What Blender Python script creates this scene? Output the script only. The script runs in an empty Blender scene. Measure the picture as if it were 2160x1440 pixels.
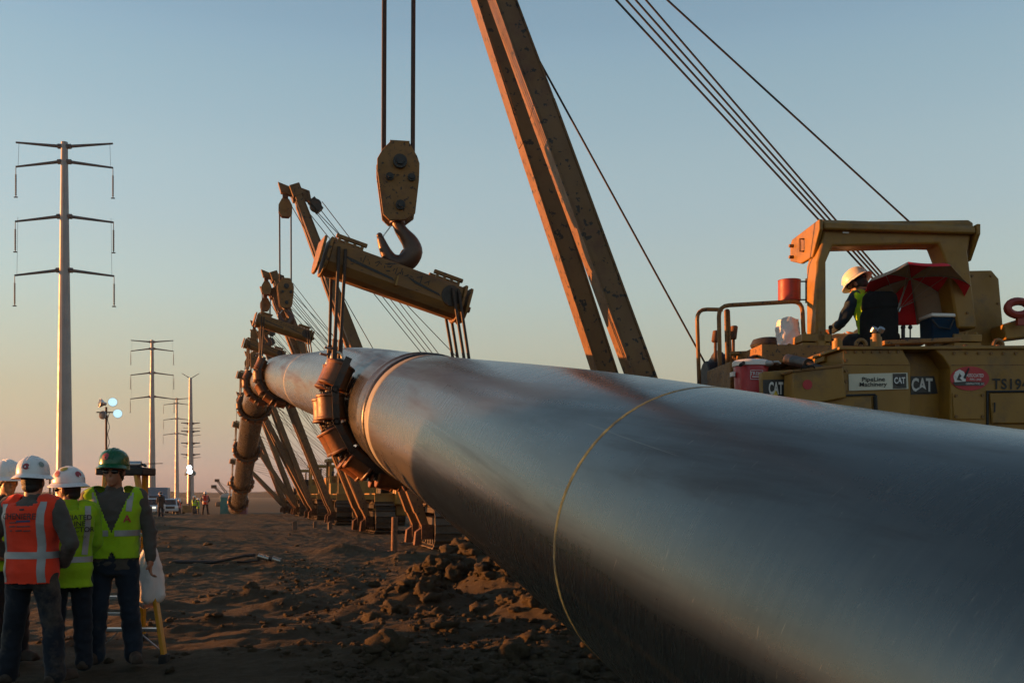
import bpy, bmesh, math, random
import numpy as np
from mathutils import Vector, Matrix, Euler, noise as mnoise
from mathutils.bvhtree import BVHTree

scene = bpy.context.scene
COL = scene.collection
RAD = math.radians
random.seed(7)
rng = np.random.default_rng(7)

# ------------------------------------------------------------------ camera
CAM_H = 1.5
FPX = 2100.0            # focal length in pixels of the 2160 px wide photograph
HORIZON = 1045.0
cam_d = bpy.data.cameras.new('camera')
cam = bpy.data.objects.new('camera', cam_d)
COL.objects.link(cam)
cam.location = (0, 0, CAM_H)
cam.rotation_euler = (RAD(90), 0, 0)
cam_d.sensor_width = 36.0
cam_d.lens = 36.0 * FPX / 2160.0
cam_d.shift_y = (HORIZON - 720.0) / 2160.0
cam_d.clip_start = 0.05
cam_d.clip_end = 12000.0
scene.camera = cam

# ------------------------------------------------------------------ sky and sun
SUN_EL = 3.0
SUN_AZ = Vector((-1.0, 0.16, 0.0)).normalized()      # towards the sun: left, a little away from the camera
world = bpy.data.worlds.new('World')
scene.world = world
world.use_nodes = True
wn = world.node_tree
wn.nodes.clear()
w_out = wn.nodes.new('ShaderNodeOutputWorld')
w_bg = wn.nodes.new('ShaderNodeBackground')
w_sky = wn.nodes.new('ShaderNodeTexSky')
w_sky.sky_type = 'NISHITA'
w_sky.sun_disc = False
w_sky.sun_elevation = RAD(SUN_EL)
w_sky.sun_rotation = math.atan2(SUN_AZ.x, SUN_AZ.y)
w_sky.air_density = 1.0
w_sky.dust_density = 1.5
w_sky.ozone_density = 1.5
# dusk tint that depends on elevation only: warm dusty air low down, blue above
w_tc = wn.nodes.new('ShaderNodeTexCoord')
w_sep = wn.nodes.new('ShaderNodeSeparateXYZ')
w_ramp = wn.nodes.new('ShaderNodeValToRGB')
w_mul = wn.nodes.new('ShaderNodeMix'); w_mul.data_type = 'RGBA'; w_mul.blend_type = 'MULTIPLY'
w_mul.inputs[0].default_value = 1.0
wn.links.new(w_tc.outputs['Generated'], w_sep.inputs[0])
wn.links.new(w_sep.outputs['Z'], w_ramp.inputs[0])
w_bw = wn.nodes.new('ShaderNodeRGBToBW')
w_soft = wn.nodes.new('ShaderNodeMix'); w_soft.data_type = 'RGBA'; w_soft.inputs[0].default_value = 0.92
wn.links.new(w_sky.outputs[0], w_bw.inputs[0])
wn.links.new(w_sky.outputs[0], w_soft.inputs[6])
w_pow = wn.nodes.new('ShaderNodeMath'); w_pow.operation = 'POWER'; w_pow.inputs[1].default_value = 0.35     # dusty air evens out the glow round the horizon
wn.links.new(w_bw.outputs[0], w_pow.inputs[0])
w_lum = wn.nodes.new('ShaderNodeMath'); w_lum.operation = 'MULTIPLY'; w_lum.inputs[1].default_value = 0.8
wn.links.new(w_pow.outputs[0], w_lum.inputs[0])
wn.links.new(w_lum.outputs[0], w_soft.inputs[7])
wn.links.new(w_soft.outputs[2], w_mul.inputs[6])
wn.links.new(w_ramp.outputs[0], w_mul.inputs[7])
wn.links.new(w_mul.outputs[2], w_bg.inputs[0])
wn.links.new(w_bg.outputs[0], w_out.inputs[0])
w_bg.inputs[1].default_value = 0.15
TINT = [(0.0, (.67, .58, .57)), (.021, (.68, .61, .59)), (.069, (.745, .668, .52)), (.115, (.76, .746, .59)), (.184, (.765, .885, .815)),
        (.25, (.74, .915, .945)), (.333, (.67, .90, 1.0)), (.423, (.52, .78, .97)), (.65, (.30, .49, .69)), (1.0, (.16, .28, .42))]
w_ramp.color_ramp.interpolation = 'CARDINAL'
els = w_ramp.color_ramp.elements
while len(els) < len(TINT):
    els.new(0.5)
while len(els) > len(TINT):
    els.remove(els[-1])
for e, (p, c) in zip(els, TINT):
    e.position = p
    e.color = (*c, 1)

sun_d = bpy.data.lights.new('sun', 'SUN')
sun = bpy.data.objects.new('sun', sun_d)
COL.objects.link(sun)
s_dir = Vector((SUN_AZ.x * math.cos(RAD(SUN_EL)), SUN_AZ.y * math.cos(RAD(SUN_EL)), math.sin(RAD(SUN_EL))))
sun.rotation_euler = s_dir.to_track_quat('Z', 'Y').to_euler()
sun.location = s_dir * 60
sun_d.energy = 2.8
sun_d.angle = RAD(0.6)
sun_d.color = (1.0, 0.37, 0.10)

scene.view_settings.view_transform = 'Standard'
scene.view_settings.look = 'None'
scene.view_settings.gamma = 1.0
scene.view_settings.use_curve_mapping = False
scene.view_settings.exposure = 2.2
scene.render.engine = 'CYCLES'
scene.cycles.use_denoising = True

# ------------------------------------------------------------------ helpers
def PX(px, py, Y):
    """point at depth Y that the photograph shows at pixel (px, py)"""
    return Vector(((px - 1080.0) / FPX * Y, Y, CAM_H + (HORIZON - py) / FPX * Y))

def V(*a):
    return Vector(a)

def basis(d):
    d = Vector(d).normalized()
    a = Vector((0, 0, 1)) if abs(d.z) < 0.95 else Vector((1, 0, 0))
    s = d.cross(a).normalized()
    return s, d.cross(s).normalized() * -1.0, d

class MB:
    """collects shapes; build() links them as one mesh object"""
    def __init__(self):
        self.v = []; self.f = []; self.uv = None
    def add(self, verts, faces, M=None):
        o = len(self.v)
        if M is not None:
            verts = [M @ Vector(p) for p in verts]
        self.v.extend([tuple(p) for p in verts])
        self.f.extend([tuple(i + o for i in q) for q in faces])
        return self
    def box(self, c, s, M=None, rot=None):
        x, y, z = s[0] / 2, s[1] / 2, s[2] / 2
        vs = [Vector((a * x, b * y, d * z)) for d in (-1, 1) for b in (-1, 1) for a in (-1, 1)]
        if rot is not None:
            R = Euler(rot).to_matrix()
            vs = [R @ p for p in vs]
        vs = [p + Vector(c) for p in vs]
        return self.add(vs, [(0, 2, 3, 1), (4, 5, 7, 6), (0, 1, 5, 4), (2, 6, 7, 3), (0, 4, 6, 2), (1, 3, 7, 5)], M)
    def bar(self, p0, p1, w, h, up=None):
        """rectangular bar from p0 to p1; w across, h along up"""
        p0, p1 = Vector(p0), Vector(p1)
        d = (p1 - p0).normalized()
        u = Vector(up) if up is not None else (Vector((0, 0, 1)) if abs(d.z) < 0.95 else Vector((0, 1, 0)))
        s = d.cross(u).normalized(); u = s.cross(d)
        vs = []
        for p in (p0, p1):
            for a, b in ((-1, -1), (1, -1), (1, 1), (-1, 1)):
                vs.append(p + s * (a * w / 2) + u * (b * h / 2))
        return self.add(vs, [(3, 2, 1, 0), (4, 5, 6, 7), (0, 1, 5, 4), (1, 2, 6, 5), (2, 3, 7, 6), (3, 0, 4, 7)])
    def cyl(self, p0, p1, r0, r1=None, n=14, caps=True):
        r1 = r0 if r1 is None else r1
        p0, p1 = Vector(p0), Vector(p1)
        s, t, d = basis(p1 - p0)
        vs = []
        for p, r in ((p0, r0), (p1, r1)):
            for i in range(n):
                a = 2 * math.pi * i / n
                vs.append(p + (s * math.cos(a) + t * math.sin(a)) * r)
        fs = [(i, (i + 1) % n, n + (i + 1) % n, n + i) for i in range(n)]
        if caps:
            fs += [tuple(range(n - 1, -1, -1)), tuple(range(n, 2 * n))]
        return self.add(vs, fs)
    def tube(self, pts, r, n=8, closed=False, caps=True):
        pts = [Vector(p) for p in pts]
        m = len(pts)
        rr = r if isinstance(r, (list, tuple)) else [r] * m
        vs = []; prev = None
        for i, p in enumerate(pts):
            if closed:
                d = pts[(i + 1) % m] - pts[i - 1]
            else:
                d = pts[min(i + 1, m - 1)] - pts[max(i - 1, 0)]
            d.normalize()
            if prev is None:
                s, t, d = basis(d)
            else:
                s = prev - d * prev.dot(d)
                if s.length < 1e-5:
                    s = basis(d)[0]
                s.normalize(); t = d.cross(s)
            prev = s
            t = d.cross(s)
            for k in range(n):
                a = 2 * math.pi * k / n
                vs.append(p + (s * math.cos(a) + t * math.sin(a)) * rr[i])
        fs = []
        for i in range(m if closed else m - 1):
            j = (i + 1) % m
            for k in range(n):
                l = (k + 1) % n
                fs.append((i * n + k, i * n + l, j * n + l, j * n + k))
        if caps and not closed:
            fs += [tuple(range(n - 1, -1, -1)), tuple(range((m - 1) * n, m * n))]
        return self.add(vs, fs)
    def lathe(self, prof, n=20, M=None):
        vs = []; fs = []
        for r, z in prof:
            for k in range(n):
                a = 2 * math.pi * k / n
                vs.append(Vector((r * math.cos(a), r * math.sin(a), z)))
        for i in range(len(prof) - 1):
            for k in range(n):
                l = (k + 1) % n
                fs.append((i * n + k, i * n + l, (i + 1) * n + l, (i + 1) * n + k))
        fs += [tuple(range(n - 1, -1, -1)), tuple(range((len(prof) - 1) * n, len(prof) * n))]
        return self.add(vs, fs, M)
    def prism(self, pts, ext):
        """polygon of 3-D points pushed along ext"""
        pts = [Vector(p) for p in pts]; ext = Vector(ext); n = len(pts)
        nrm = Vector((0, 0, 0))
        for i in range(n):
            nrm += pts[i].cross(pts[(i + 1) % n])
        if nrm.dot(ext) > 0:
            pts = pts[::-1]
        vs = pts + [p + ext for p in pts]
        fs = [tuple(range(n)), tuple(range(2 * n - 1, n - 1, -1))]
        fs += [((i + 1) % n, i, n + i, n + (i + 1) % n) for i in range(n)]
        return self.add(vs, fs)
    def ball(self, c, r, n=14, m=9, M=None):
        r = r if isinstance(r, (tuple, list, Vector)) else (r, r, r)
        vs = [Vector((0, 0, -r[2]))]; fs = []
        for i in range(1, m):
            p = -math.pi / 2 + math.pi * i / m
            for k in range(n):
                a = 2 * math.pi * k / n
                vs.append(Vector((r[0] * math.cos(p) * math.cos(a), r[1] * math.cos(p) * math.sin(a), r[2] * math.sin(p))))
        vs.append(Vector((0, 0, r[2])))
        for k in range(n):
            l = (k + 1) % n
            fs.append((0, 1 + l, 1 + k))
            fs.append((len(vs) - 1, 1 + (m - 2) * n + k, 1 + (m - 2) * n + l))
            for i in range(m - 2):
                fs.append((1 + i * n + k, 1 + i * n + l, 1 + (i + 1) * n + l, 1 + (i + 1) * n + k))
        if M is not None:
            vs = [M @ p for p in vs]
        vs = [p + Vector(c) for p in vs]
        return self.add(vs, fs)
    def mesh(self, name, smooth=35):
        me = bpy.data.meshes.new(name)
        me.from_pydata(self.v, [], self.f)
        if smooth:
            me.polygons.foreach_set('use_smooth', [True] * len(me.polygons))
            me.set_sharp_from_angle(angle=RAD(smooth))
        me.update()
        return me
    def build(self, name, material, parent=None, smooth=35, bevel=0.0, M=None):
        o = bpy.data.objects.new(name, self.mesh(name, smooth))
        COL.objects.link(o)
        if material is not None:
            o.data.materials.append(material)
        if parent is not None:
            o.parent = parent
        if M is not None:
            o.matrix_local = M
        if bevel:
            b = o.modifiers.new('bevel', 'BEVEL')
            b.width = bevel; b.segments = 2; b.limit_method = 'ANGLE'; b.angle_limit = RAD(40)
        return o

def tag(o, label, cat, group=None, kind=None):
    if label: o['label'] = label
    if cat: o['category'] = cat
    if group: o['group'] = group
    if kind: o['kind'] = kind
    return o

def empty(name, loc=(0, 0, 0), rz=0.0, label=None, cat=None, group=None):
    o = bpy.data.objects.new(name, None)
    COL.objects.link(o)
    o.location = loc; o.rotation_euler = (0, 0, rz)
    o.empty_display_size = 0.2
    return tag(o, label, cat, group)

def copy_tree(o, parent=None):
    c = o.copy(); COL.objects.link(c); c.parent = parent
    for ch in list(o.children):
        copy_tree(ch, c)
    return c

def text_mesh(s, size, bold=0.0, sx=1.0, align='CENTER', spacing=1.0, line=1.0):
    cu = bpy.data.curves.new('lettering', 'FONT')
    cu.body = s; cu.size = size; cu.offset = bold * size; cu.align_x = align; cu.align_y = 'CENTER'
    cu.space_character = spacing; cu.space_line = line; cu.resolution_u = 3
    ob = bpy.data.objects.new('lettering', cu); COL.objects.link(ob)
    dg = bpy.context.evaluated_depsgraph_get()
    me = bpy.data.meshes.new_from_object(ob.evaluated_get(dg))
    vs = [Vector((v.co.x * sx, v.co.y, 0)) for v in me.vertices]
    fs = [tuple(p.vertices) for p in me.polygons]
    bpy.data.objects.remove(ob); bpy.data.curves.remove(cu); bpy.data.meshes.remove(me)
    return vs, fs

def flat_frame(o, right, up, out=0.0):
    r = Vector(right).normalized(); u = Vector(up).normalized(); n = r.cross(u)
    M = Matrix((r, u, n)).transposed().to_4x4()
    M.translation = Vector(o) + n * out
    return M

def perlin(x, y, seed=0):
    """vectorised 2-D gradient noise, about -0.7..0.7"""
    r = np.random.default_rng(seed)
    perm = r.permutation(512); ang = r.random(512) * 2 * np.pi
    gx, gy = np.cos(ang), np.sin(ang)
    xi = np.floor(x).astype(np.int64); yi = np.floor(y).astype(np.int64)
    xf = x - xi; yf = y - yi
    def g(ix, iy, dx, dy):
        h = perm[(perm[ix & 511] + iy) & 511]
        return gx[h] * dx + gy[h] * dy
    u = xf ** 3 * (xf * (xf * 6 - 15) + 10); w = yf ** 3 * (yf * (yf * 6 - 15) + 10)
    a = g(xi, yi, xf, yf); b = g(xi + 1, yi, xf - 1, yf)
    c = g(xi, yi + 1, xf, yf - 1); d = g(xi + 1, yi + 1, xf - 1, yf - 1)
    return (a + u * (b - a)) * (1 - w) + (c + u * (d - c)) * w

def sstep(a, b, x):
    t = np.clip((x - a) / (b - a), 0, 1)
    return t * t * (3 - 2 * t)

# ------------------------------------------------------------------ materials
def mat(name, col, rough=0.6, metal=0.0, var=0.25, vs=5.0, dirt=None, bump=0.0, bs=60.0, spec=0.5, stretch=None, chips=None, rvar=0.12, sheen=0.0, uv=False):
    """procedural surface: colour variation, optional dirt (colour, amount, scale) and chips (colour, amount, scale)"""
    m = bpy.data.materials.new(name); m.use_nodes = True
    nt = m.node_tree; N = nt.nodes; L = nt.links
    p = N['Principled BSDF']
    tc = N.new('ShaderNodeTexCoord'); mp = N.new('ShaderNodeMapping')
    L.new(tc.outputs['UV' if uv else 'Object'], mp.inputs[0])
    if stretch: mp.inputs['Scale'].default_value = stretch
    def noise(scale, detail=6.0, rough_=0.6, w=0.0):
        n = N.new('ShaderNodeTexNoise'); n.noise_dimensions = '4D'
        n.inputs['W'].default_value = w
        n.inputs['Scale'].default_value = scale; n.inputs['Detail'].default_value = detail; n.inputs['Roughness'].default_value = rough_
        L.new(mp.outputs[0], n.inputs['Vector'])
        return n.outputs['Fac']
    def ramp(src, a, b):
        r = N.new('ShaderNodeMapRange'); r.inputs[1].default_value = a; r.inputs[2].default_value = b
        L.new(src, r.inputs[0]); return r.outputs[0]
    def mix(f, a, b, blend='MIX'):
        x = N.new('ShaderNodeMix'); x.data_type = 'RGBA'; x.blend_type = blend
        for sock, val in ((x.inputs[0], f), (x.inputs[6], a), (x.inputs[7], b)):
            if isinstance(val, (tuple, list)): sock.default_value = (*val[:3], 1)
            elif isinstance(val, (int, float)): sock.default_value = val
            else: L.new(val, sock)
        return x.outputs[2]
    c = Vector(col)
    n1 = noise(vs)
    out = mix(ramp(n1, 0.3, 0.7), tuple(c * (1 - var)), tuple(c * (1 + var)))
    rsrc = ramp(noise(vs * 2.3, w=3.0), 0.3, 0.7)
    if dirt:
        dcol, amt, ds = dirt
        d = ramp(noise(ds, 8.0, 0.68, 7.0), 0.68 - amt * 0.42, 0.80 - amt * 0.28)
        out = mix(d, out, dcol)
    if chips:
        ccol, amt, cs = chips
        d = ramp(noise(cs, 4.0, 0.6, 11.0), 0.72 - amt * 0.3, 0.74 - amt * 0.3)
        out = mix(d, out, ccol)
    L.new(out, p.inputs['Base Color'])
    rr = N.new('ShaderNodeMapRange'); rr.inputs[3].default_value = max(0.03, rough - rvar); rr.inputs[4].default_value = min(1, rough + rvar)
    L.new(rsrc, rr.inputs[0]); L.new(rr.outputs[0], p.inputs['Roughness'])
    p.inputs['Metallic'].default_value = metal
    p.inputs['Specular IOR Level'].default_value = spec
    if sheen:
        p.inputs['Sheen Weight'].default_value = sheen
    if bump:
        b = N.new('ShaderNodeBump'); b.inputs['Strength'].default_value = bump; b.inputs['Distance'].default_value = 0.02
        L.new(noise(bs, 5.0, 0.65, 5.0), b.inputs['Height']); L.new(b.outputs[0], p.inputs['Normal'])
    return m

RUST = (0.11, 0.042, 0.016)
MUD = (0.085, 0.06, 0.04)
M = {}
M['yellow'] = mat('aged_yellow_paint', (0.265, 0.135, 0.016), 0.5, 0, 0.15, 2.2, dirt=((0.13, 0.075, 0.025), 0.40, 3.0), chips=((0.06, 0.035, 0.02), 0.12, 34), bump=0.08, bs=40)
M['yellow_worn'] = mat('worn_yellow_paint', (0.22, 0.105, 0.022), 0.6, 0, 0.2, 2.6, dirt=(RUST, 0.42, 4.5), chips=((0.03, 0.018, 0.012), 0.44, 24), bump=0.15, bs=45)
M['boom'] = mat('scuffed_boom_paint', (0.155, 0.076, 0.022), 0.58, 0, 0.22, 1.6, dirt=(RUST, 0.40, 3.2), chips=((0.022, 0.015, 0.010), 0.44, 13), bump=0.12, bs=30)
M['beam'] = mat('spreader_beam_paint', (0.21, 0.10, 0.022), 0.6, 0, 0.2, 3.0, dirt=((0.10, 0.055, 0.025), 0.45, 4.0), chips=((0.03, 0.02, 0.015), 0.32, 12), bump=0.15, bs=30, stretch=(0.35, 1.2, 1.2))
M['roller'] = mat('rusty_orange_roller', (0.17, 0.055, 0.013), 0.5, 0, 0.35, 6.0, dirt=((0.045, 0.022, 0.012), 0.5, 5.0), bump=0.12, bs=40)
M['rust'] = mat('rusty_steel', (0.13, 0.06, 0.03), 0.75, 0.2, 0.35, 9.0, dirt=((0.05, 0.03, 0.02), 0.4, 14), bump=0.25, bs=60)
M['dark_steel'] = mat('dark_greasy_steel', (0.045, 0.038, 0.033), 0.5, 0.5, 0.35, 8.0, dirt=(RUST, 0.3, 9), bump=0.2, bs=50)
M['cable'] = mat('wire_rope_steel', (0.05, 0.034, 0.026), 0.6, 0.3, 0.3, 30.0, bump=0.3, bs=160)
M['bright_steel'] = mat('bright_worn_steel', (0.42, 0.39, 0.34), 0.32, 0.9, 0.2, 15.0)
M['hook'] = mat('brown_forged_hook', (0.085, 0.048, 0.032), 0.42, 0.35, 0.3, 9.0, dirt=(RUST, 0.35, 12), bump=0.15, bs=40)
M['grease'] = mat('black_grease', (0.012, 0.011, 0.010), 0.38, 0, 0.4, 14.0, bump=0.35, bs=70)
M['track'] = mat('muddy_track_steel', (0.07, 0.052, 0.038), 0.75, 0.1, 0.4, 6.0, dirt=(MUD, 0.6, 6), bump=0.35, bs=35)
M['black'] = mat('matt_black', (0.014, 0.014, 0.015), 0.6, 0, 0.3, 8.0)
M['rubber'] = mat('black_rubber', (0.018, 0.017, 0.017), 0.75, 0, 0.3, 9.0)
M['red'] = mat('red_plastic', (0.42, 0.018, 0.022), 0.4, 0, 0.12, 7.0, bump=0.03, bs=60)
M['red_metal'] = mat('red_painted_steel', (0.27, 0.03, 0.018), 0.5, 0, 0.2, 6.0, dirt=(RUST, 0.3, 9))
M['white_plastic'] = mat('white_plastic', (0.74, 0.73, 0.70), 0.35, 0, 0.06, 8.0, dirt=((0.42, 0.37, 0.30), 0.16, 10))
M['bag'] = mat('white_plastic_bag', (0.72, 0.70, 0.69), 0.42, 0, 0.08, 8.0, bump=0.35, bs=18)
M['sign_white'] = mat('cream_sign_board', (0.58, 0.56, 0.45), 0.5, 0, 0.07, 6.0, dirt=((0.3, 0.26, 0.18), 0.12, 14))
M['ink'] = mat('black_print', (0.012, 0.012, 0.012), 0.6, 0, 0.1, 9)
M['decal_black'] = mat('black_decal', (0.02, 0.022, 0.026), 0.4, 0, 0.15, 12, dirt=((0.12, 0.09, 0.05), 0.15, 16))
M['white_print'] = mat('white_print', (0.66, 0.66, 0.64), 0.5, 0, 0.06, 10, dirt=((0.3, 0.26, 0.2), 0.2, 20))
M['red_decal'] = mat('red_decal', (0.40, 0.012, 0.022), 0.4, 0, 0.1, 9)
M['yellow_print'] = mat('yellow_print', (0.7, 0.5, 0.05), 0.5, 0, 0.06, 10)
M['grey_print'] = mat('faint_print', (0.2, 0.06, 0.05), 0.7, 0, 0.3, 40)
M['olive_print'] = mat('faded_print_on_lime', (0.16, 0.22, 0.02), 0.7, 0, 0.3, 40)
M['blue_print'] = mat('blue_grey_print', (0.06, 0.07, 0.16), 0.7, 0, 0.3, 30)
M['blue_cool'] = mat('blue_plastic', (0.003, 0.022, 0.05), 0.85, 0, 0.15, 8, spec=0.2)
M['seat'] = mat('black_vinyl', (0.012, 0.013, 0.014), 0.85, 0, 0.3, 10, bump=0.15, bs=30, spec=0.15)
M['umb_red'] = mat('red_umbrella_cloth', (0.62, 0.015, 0.03), 0.75, 0, 0.12, 5, bump=0.1, bs=20)
M['umb_beige'] = mat('beige_umbrella_cloth', (0.40, 0.32, 0.25), 0.8, 0, 0.12, 5, bump=0.1, bs=20)
M['galv'] = mat('galvanised_pole_steel', (0.24, 0.24, 0.245), 0.5, 0.3, 0.12, 0.6)
M['galv_dark'] = mat('weathered_arm_steel', (0.075, 0.08, 0.09), 0.6, 0.2, 0.2, 0.8)
M['wood'] = mat('weathered_wood', (0.11, 0.075, 0.05), 0.85, 0, 0.3, 4, stretch=(6, 6, 0.6), bump=0.3, bs=20)
M['fibreglass'] = mat('orange_yellow_fibreglass', (0.55, 0.25, 0.012), 0.42, 0, 0.1, 6, dirt=(MUD, 0.2, 9))
M['alu'] = mat('dull_aluminium', (0.46, 0.47, 0.48), 0.35, 0.85, 0.1, 10)
# clothing
def cloth(name, col, var=0.16, dirt=None, bump=0.25, bs=26):
    return mat(name, col, 0.85, 0, var, 4.0, dirt=dirt, bump=bump, bs=bs, spec=0.25, sheen=0.15)
M['vest_orange'] = cloth('fluorescent_orange_mesh', (0.86, 0.055, 0.018), 0.08)
M['lime'] = cloth('fluorescent_lime_cloth', (0.33, 0.56, 0.012), 0.10)
M['lime_shirt'] = cloth('lime_work_shirt', (0.26, 0.46, 0.012), 0.12)
M['reflective'] = mat('silver_reflective_tape', (0.36, 0.36, 0.35), 0.5, 0.15, 0.1, 12, bump=0.1, bs=40)
M['shirt_grey'] = cloth('grey_brown_work_shirt', (0.085, 0.075, 0.062))
M['shirt_dark'] = cloth('charcoal_shirt', (0.03, 0.028, 0.028))
M['shirt_navy'] = cloth('dark_blue_jacket', (0.018, 0.035, 0.055))
M['jeans'] = cloth('dark_blue_denim', (0.010, 0.014, 0.022), 0.25, dirt=((0.085, 0.07, 0.05), 0.20, 3.0))
M['jeans_mud'] = cloth('mud_smeared_denim', (0.010, 0.013, 0.02), 0.25, dirt=((0.11, 0.085, 0.06), 0.36, 2.4))
M['jeans_blue'] = cloth('blue_denim', (0.014, 0.022, 0.036), 0.25, dirt=((0.08, 0.065, 0.05), 0.2, 3.0))
M['boot'] = mat('muddy_brown_boots', (0.045, 0.03, 0.02), 0.8, 0, 0.3, 8, dirt=(MUD, 0.5, 6), bump=0.3, bs=30)
M['skin'] = mat('tanned_skin', (0.36, 0.16, 0.09), 0.5, 0, 0.1, 9, bump=0.06, bs=80)
M['skin_dark'] = mat('brown_skin', (0.30, 0.13, 0.075), 0.5, 0, 0.1, 9, bump=0.06, bs=80)
M['hair'] = mat('dark_hair', (0.018, 0.013, 0.010), 0.6, 0, 0.4, 40, bump=0.4, bs=120)
M['hat_white'] = mat('white_hard_hat_shell', (0.72, 0.72, 0.70), 0.3, 0, 0.05, 9, dirt=((0.4, 0.35, 0.28), 0.14, 14))
M['hat_green'] = mat('green_hard_hat_shell', (0.008, 0.10, 0.035), 0.28, 0, 0.1, 9)
M['sticker_red'] = mat('red_sticker', (0.33, 0.05, 0.06), 0.5, 0, 0.45, 90)
M['sticker_yellow'] = mat('yellow_sticker', (0.42, 0.32, 0.04), 0.5, 0, 0.45, 90)
M['sticker_grey'] = mat('grey_green_sticker', (0.22, 0.28, 0.26), 0.5, 0, 0.4, 90)
M['glass_dark'] = mat('dark_lens', (0.01, 0.01, 0.012), 0.12, 0, 0.05, 9)
M['glass'] = mat('car_window_glass', (0.02, 0.026, 0.032), 0.06, 0, 0.05, 9)
M['truck_white'] = mat('white_truck_paint', (0.50, 0.53, 0.56), 0.3, 0, 0.05, 3, dirt=(MUD, 0.2, 3))
M['truck_blue'] = mat('pale_blue_truck_paint', (0.09, 0.16, 0.24), 0.35, 0, 0.08, 3)
M['teal'] = mat('teal_plastic', (0.02, 0.17, 0.15), 0.5, 0, 0.1, 3)
M['maroon'] = mat('maroon_plastic', (0.20, 0.05, 0.07), 0.5, 0, 0.1, 3)
M['roof_grey'] = mat('pale_translucent_roof', (0.42, 0.40, 0.38), 0.5, 0, 0.06, 3)

def emis(name, col, strength):
    m = bpy.data.materials.new(name); m.use_nodes = True
    p = m.node_tree.nodes['Principled BSDF']
    p.inputs['Base Color'].default_value = (0.8, 0.8, 0.8, 1)
    p.inputs['Emission Color'].default_value = (*col, 1)
    p.inputs['Emission Strength'].default_value = strength
    return m
M['lamp_lit'] = emis('lit_floodlight_lens', (0.55, 0.88, 1.0), 0.2)
M['lamp_hot'] = emis('bright_floodlight_lens', (0.9, 0.97, 1.0), 1.2)
M['headlight'] = emis('headlight_lens', (1.0, 0.9, 0.7), 0.25)
M['lamp_off'] = mat('unlit_floodlight_lens', (0.06, 0.05, 0.045), 0.2, 0, 0.1, 6)

# ------------------------------------------------------------------ terrain
PIPE_A, PIPE_B = 2.044, -0.2988        # plan line of the pipe: x = A + B y
def pipe_x(y):
    return PIPE_A + PIPE_B * y

def ground_parts(x, y):
    """broad height and roughness masks"""
    side = x - pipe_x(y)
    h = 0.38 * sstep(1.0, 3.2, side) * (1 - sstep(14, 24, y))              # pad under the first machine
    h = h - 0.75 * sstep(78, 112, y) * sstep(-12, -26, x)
    h = h + 0.06 * perlin(x / 6.0, y / 6.0, 1) + 0.03 * perlin(x / 2.2, y / 2.6, 2)
    # unseen bank added left of the camera to shade the near pipe and ground
    h = h + 2.7 * np.exp(-((x + 13.0) / 2.3) ** 2) * np.clip((11.9 - y) / 3.4, 0, 1) * sstep(-16, -9, y)
    h = h - 0.055 * sstep(-2.6, -3.4, x) * sstep(6.0, 7.0, y) * (1 - sstep(9.5, 11.5, y)) - 0.02
    # furrows left by tracks, running with the work strip
    w = side + 0.5 * perlin(x / 5, y / 9, 3)
    h = h + 0.05 * np.abs(perlin(w / 1.6, y / 9.0, 4)) * sstep(14, 22, y) * (1 - sstep(70, 120, y))
    lug = np.sin(y * 2 * np.pi / 0.22 + 2 * perlin(x / 2, y / 2, 6)); lane = sstep(0.30, 0.36, np.abs(((side + 2.4 + 0.4 * perlin(x / 9, y / 14, 7)) % 2.9) - 1.45) - 0.55) 
    h = h + 0.016 * lug * (1 - lane) * sstep(18, 22, y) * (1 - sstep(40, 55, y)) * sstep(-14, -9, side)
    # spoil: ridges and heaps
    heap = np.zeros_like(x)
    for cx, cy, rx, ry, hh in HEAPS:
        q = ((x - cx) / rx) ** 2 + ((y - cy) / ry) ** 2
        heap = np.maximum(heap, hh * np.exp(-q * 1.3))
    rough = np.clip(heap * 3.0, 0, 1)
    rough = np.maximum(rough, 0.45 * sstep(-1.8, -0.6, side) * (1 - sstep(2.6, 4, side)) * (1 - sstep(18, 26, y)))
    rough = np.maximum(rough, 0.40 * sstep(0.12, 0.45, perlin(x / 2.6, y / 1.1, 5)) * (1 - sstep(30, 60, y)) * sstep(-10, -6.5, side))
    return h + heap, np.clip(rough, 0, 1)

HEAPS = [(-1.3, 13.5, 0.9, 0.6, 0.30), (-1.05, 15.4, 0.75, 0.8, 0.40), (-0.75, 18.0, 0.7, 1.1, 0.48), (-0.1, 14.6, 0.8, 0.8, 0.36), (-1.7, 12.2, 0.8, 0.5, 0.16), (0.4, 11.6, 0.9, 0.8, 0.30), (-2.2, 10.4, 0.9, 0.5, 0.14), (-3.7, 14.2, 0.9, 0.45, 0.19),
         (-4.9, 13.5, 0.6, 0.4, 0.12), (-5.6, 12.9, 0.7, 0.35, 0.10), (-2.7, 16.2, 0.55, 0.4, 0.16), (-2.3, 22.0, 0.8, 0.6, 0.22), (-4.4, 26.0, 0.8, 0.6, 0.20),
         (-3.2, 11.2, 1.6, 0.5, 0.12), (-0.6, 10.9, 1.3, 0.8, 0.14), (0.6, 9.6, 1.0, 0.8, 0.16), (-1.3, 9.2, 1.3, 0.5, 0.08), (-6.5, 20.0, 2.2, 0.5, 0.12),
         (-11.0, 32.0, 3.0, 0.7, 0.12), (-16.5, 44.0, 2.6, 0.8, 0.22), (-24, 62.0, 3.5, 1.0, 0.3), (-29, 76, 4, 1.2, 0.3), (-9, 27, 2.2, 0.5, 0.10), (-13, 50, 5, 0.9, 0.08),
         (-2.9, 13.1, 0.7, 0.4, 0.16), (-4.3, 11.9, 0.8, 0.4, 0.14), (-1.6, 16.8, 0.5, 0.5, 0.22)]

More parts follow.
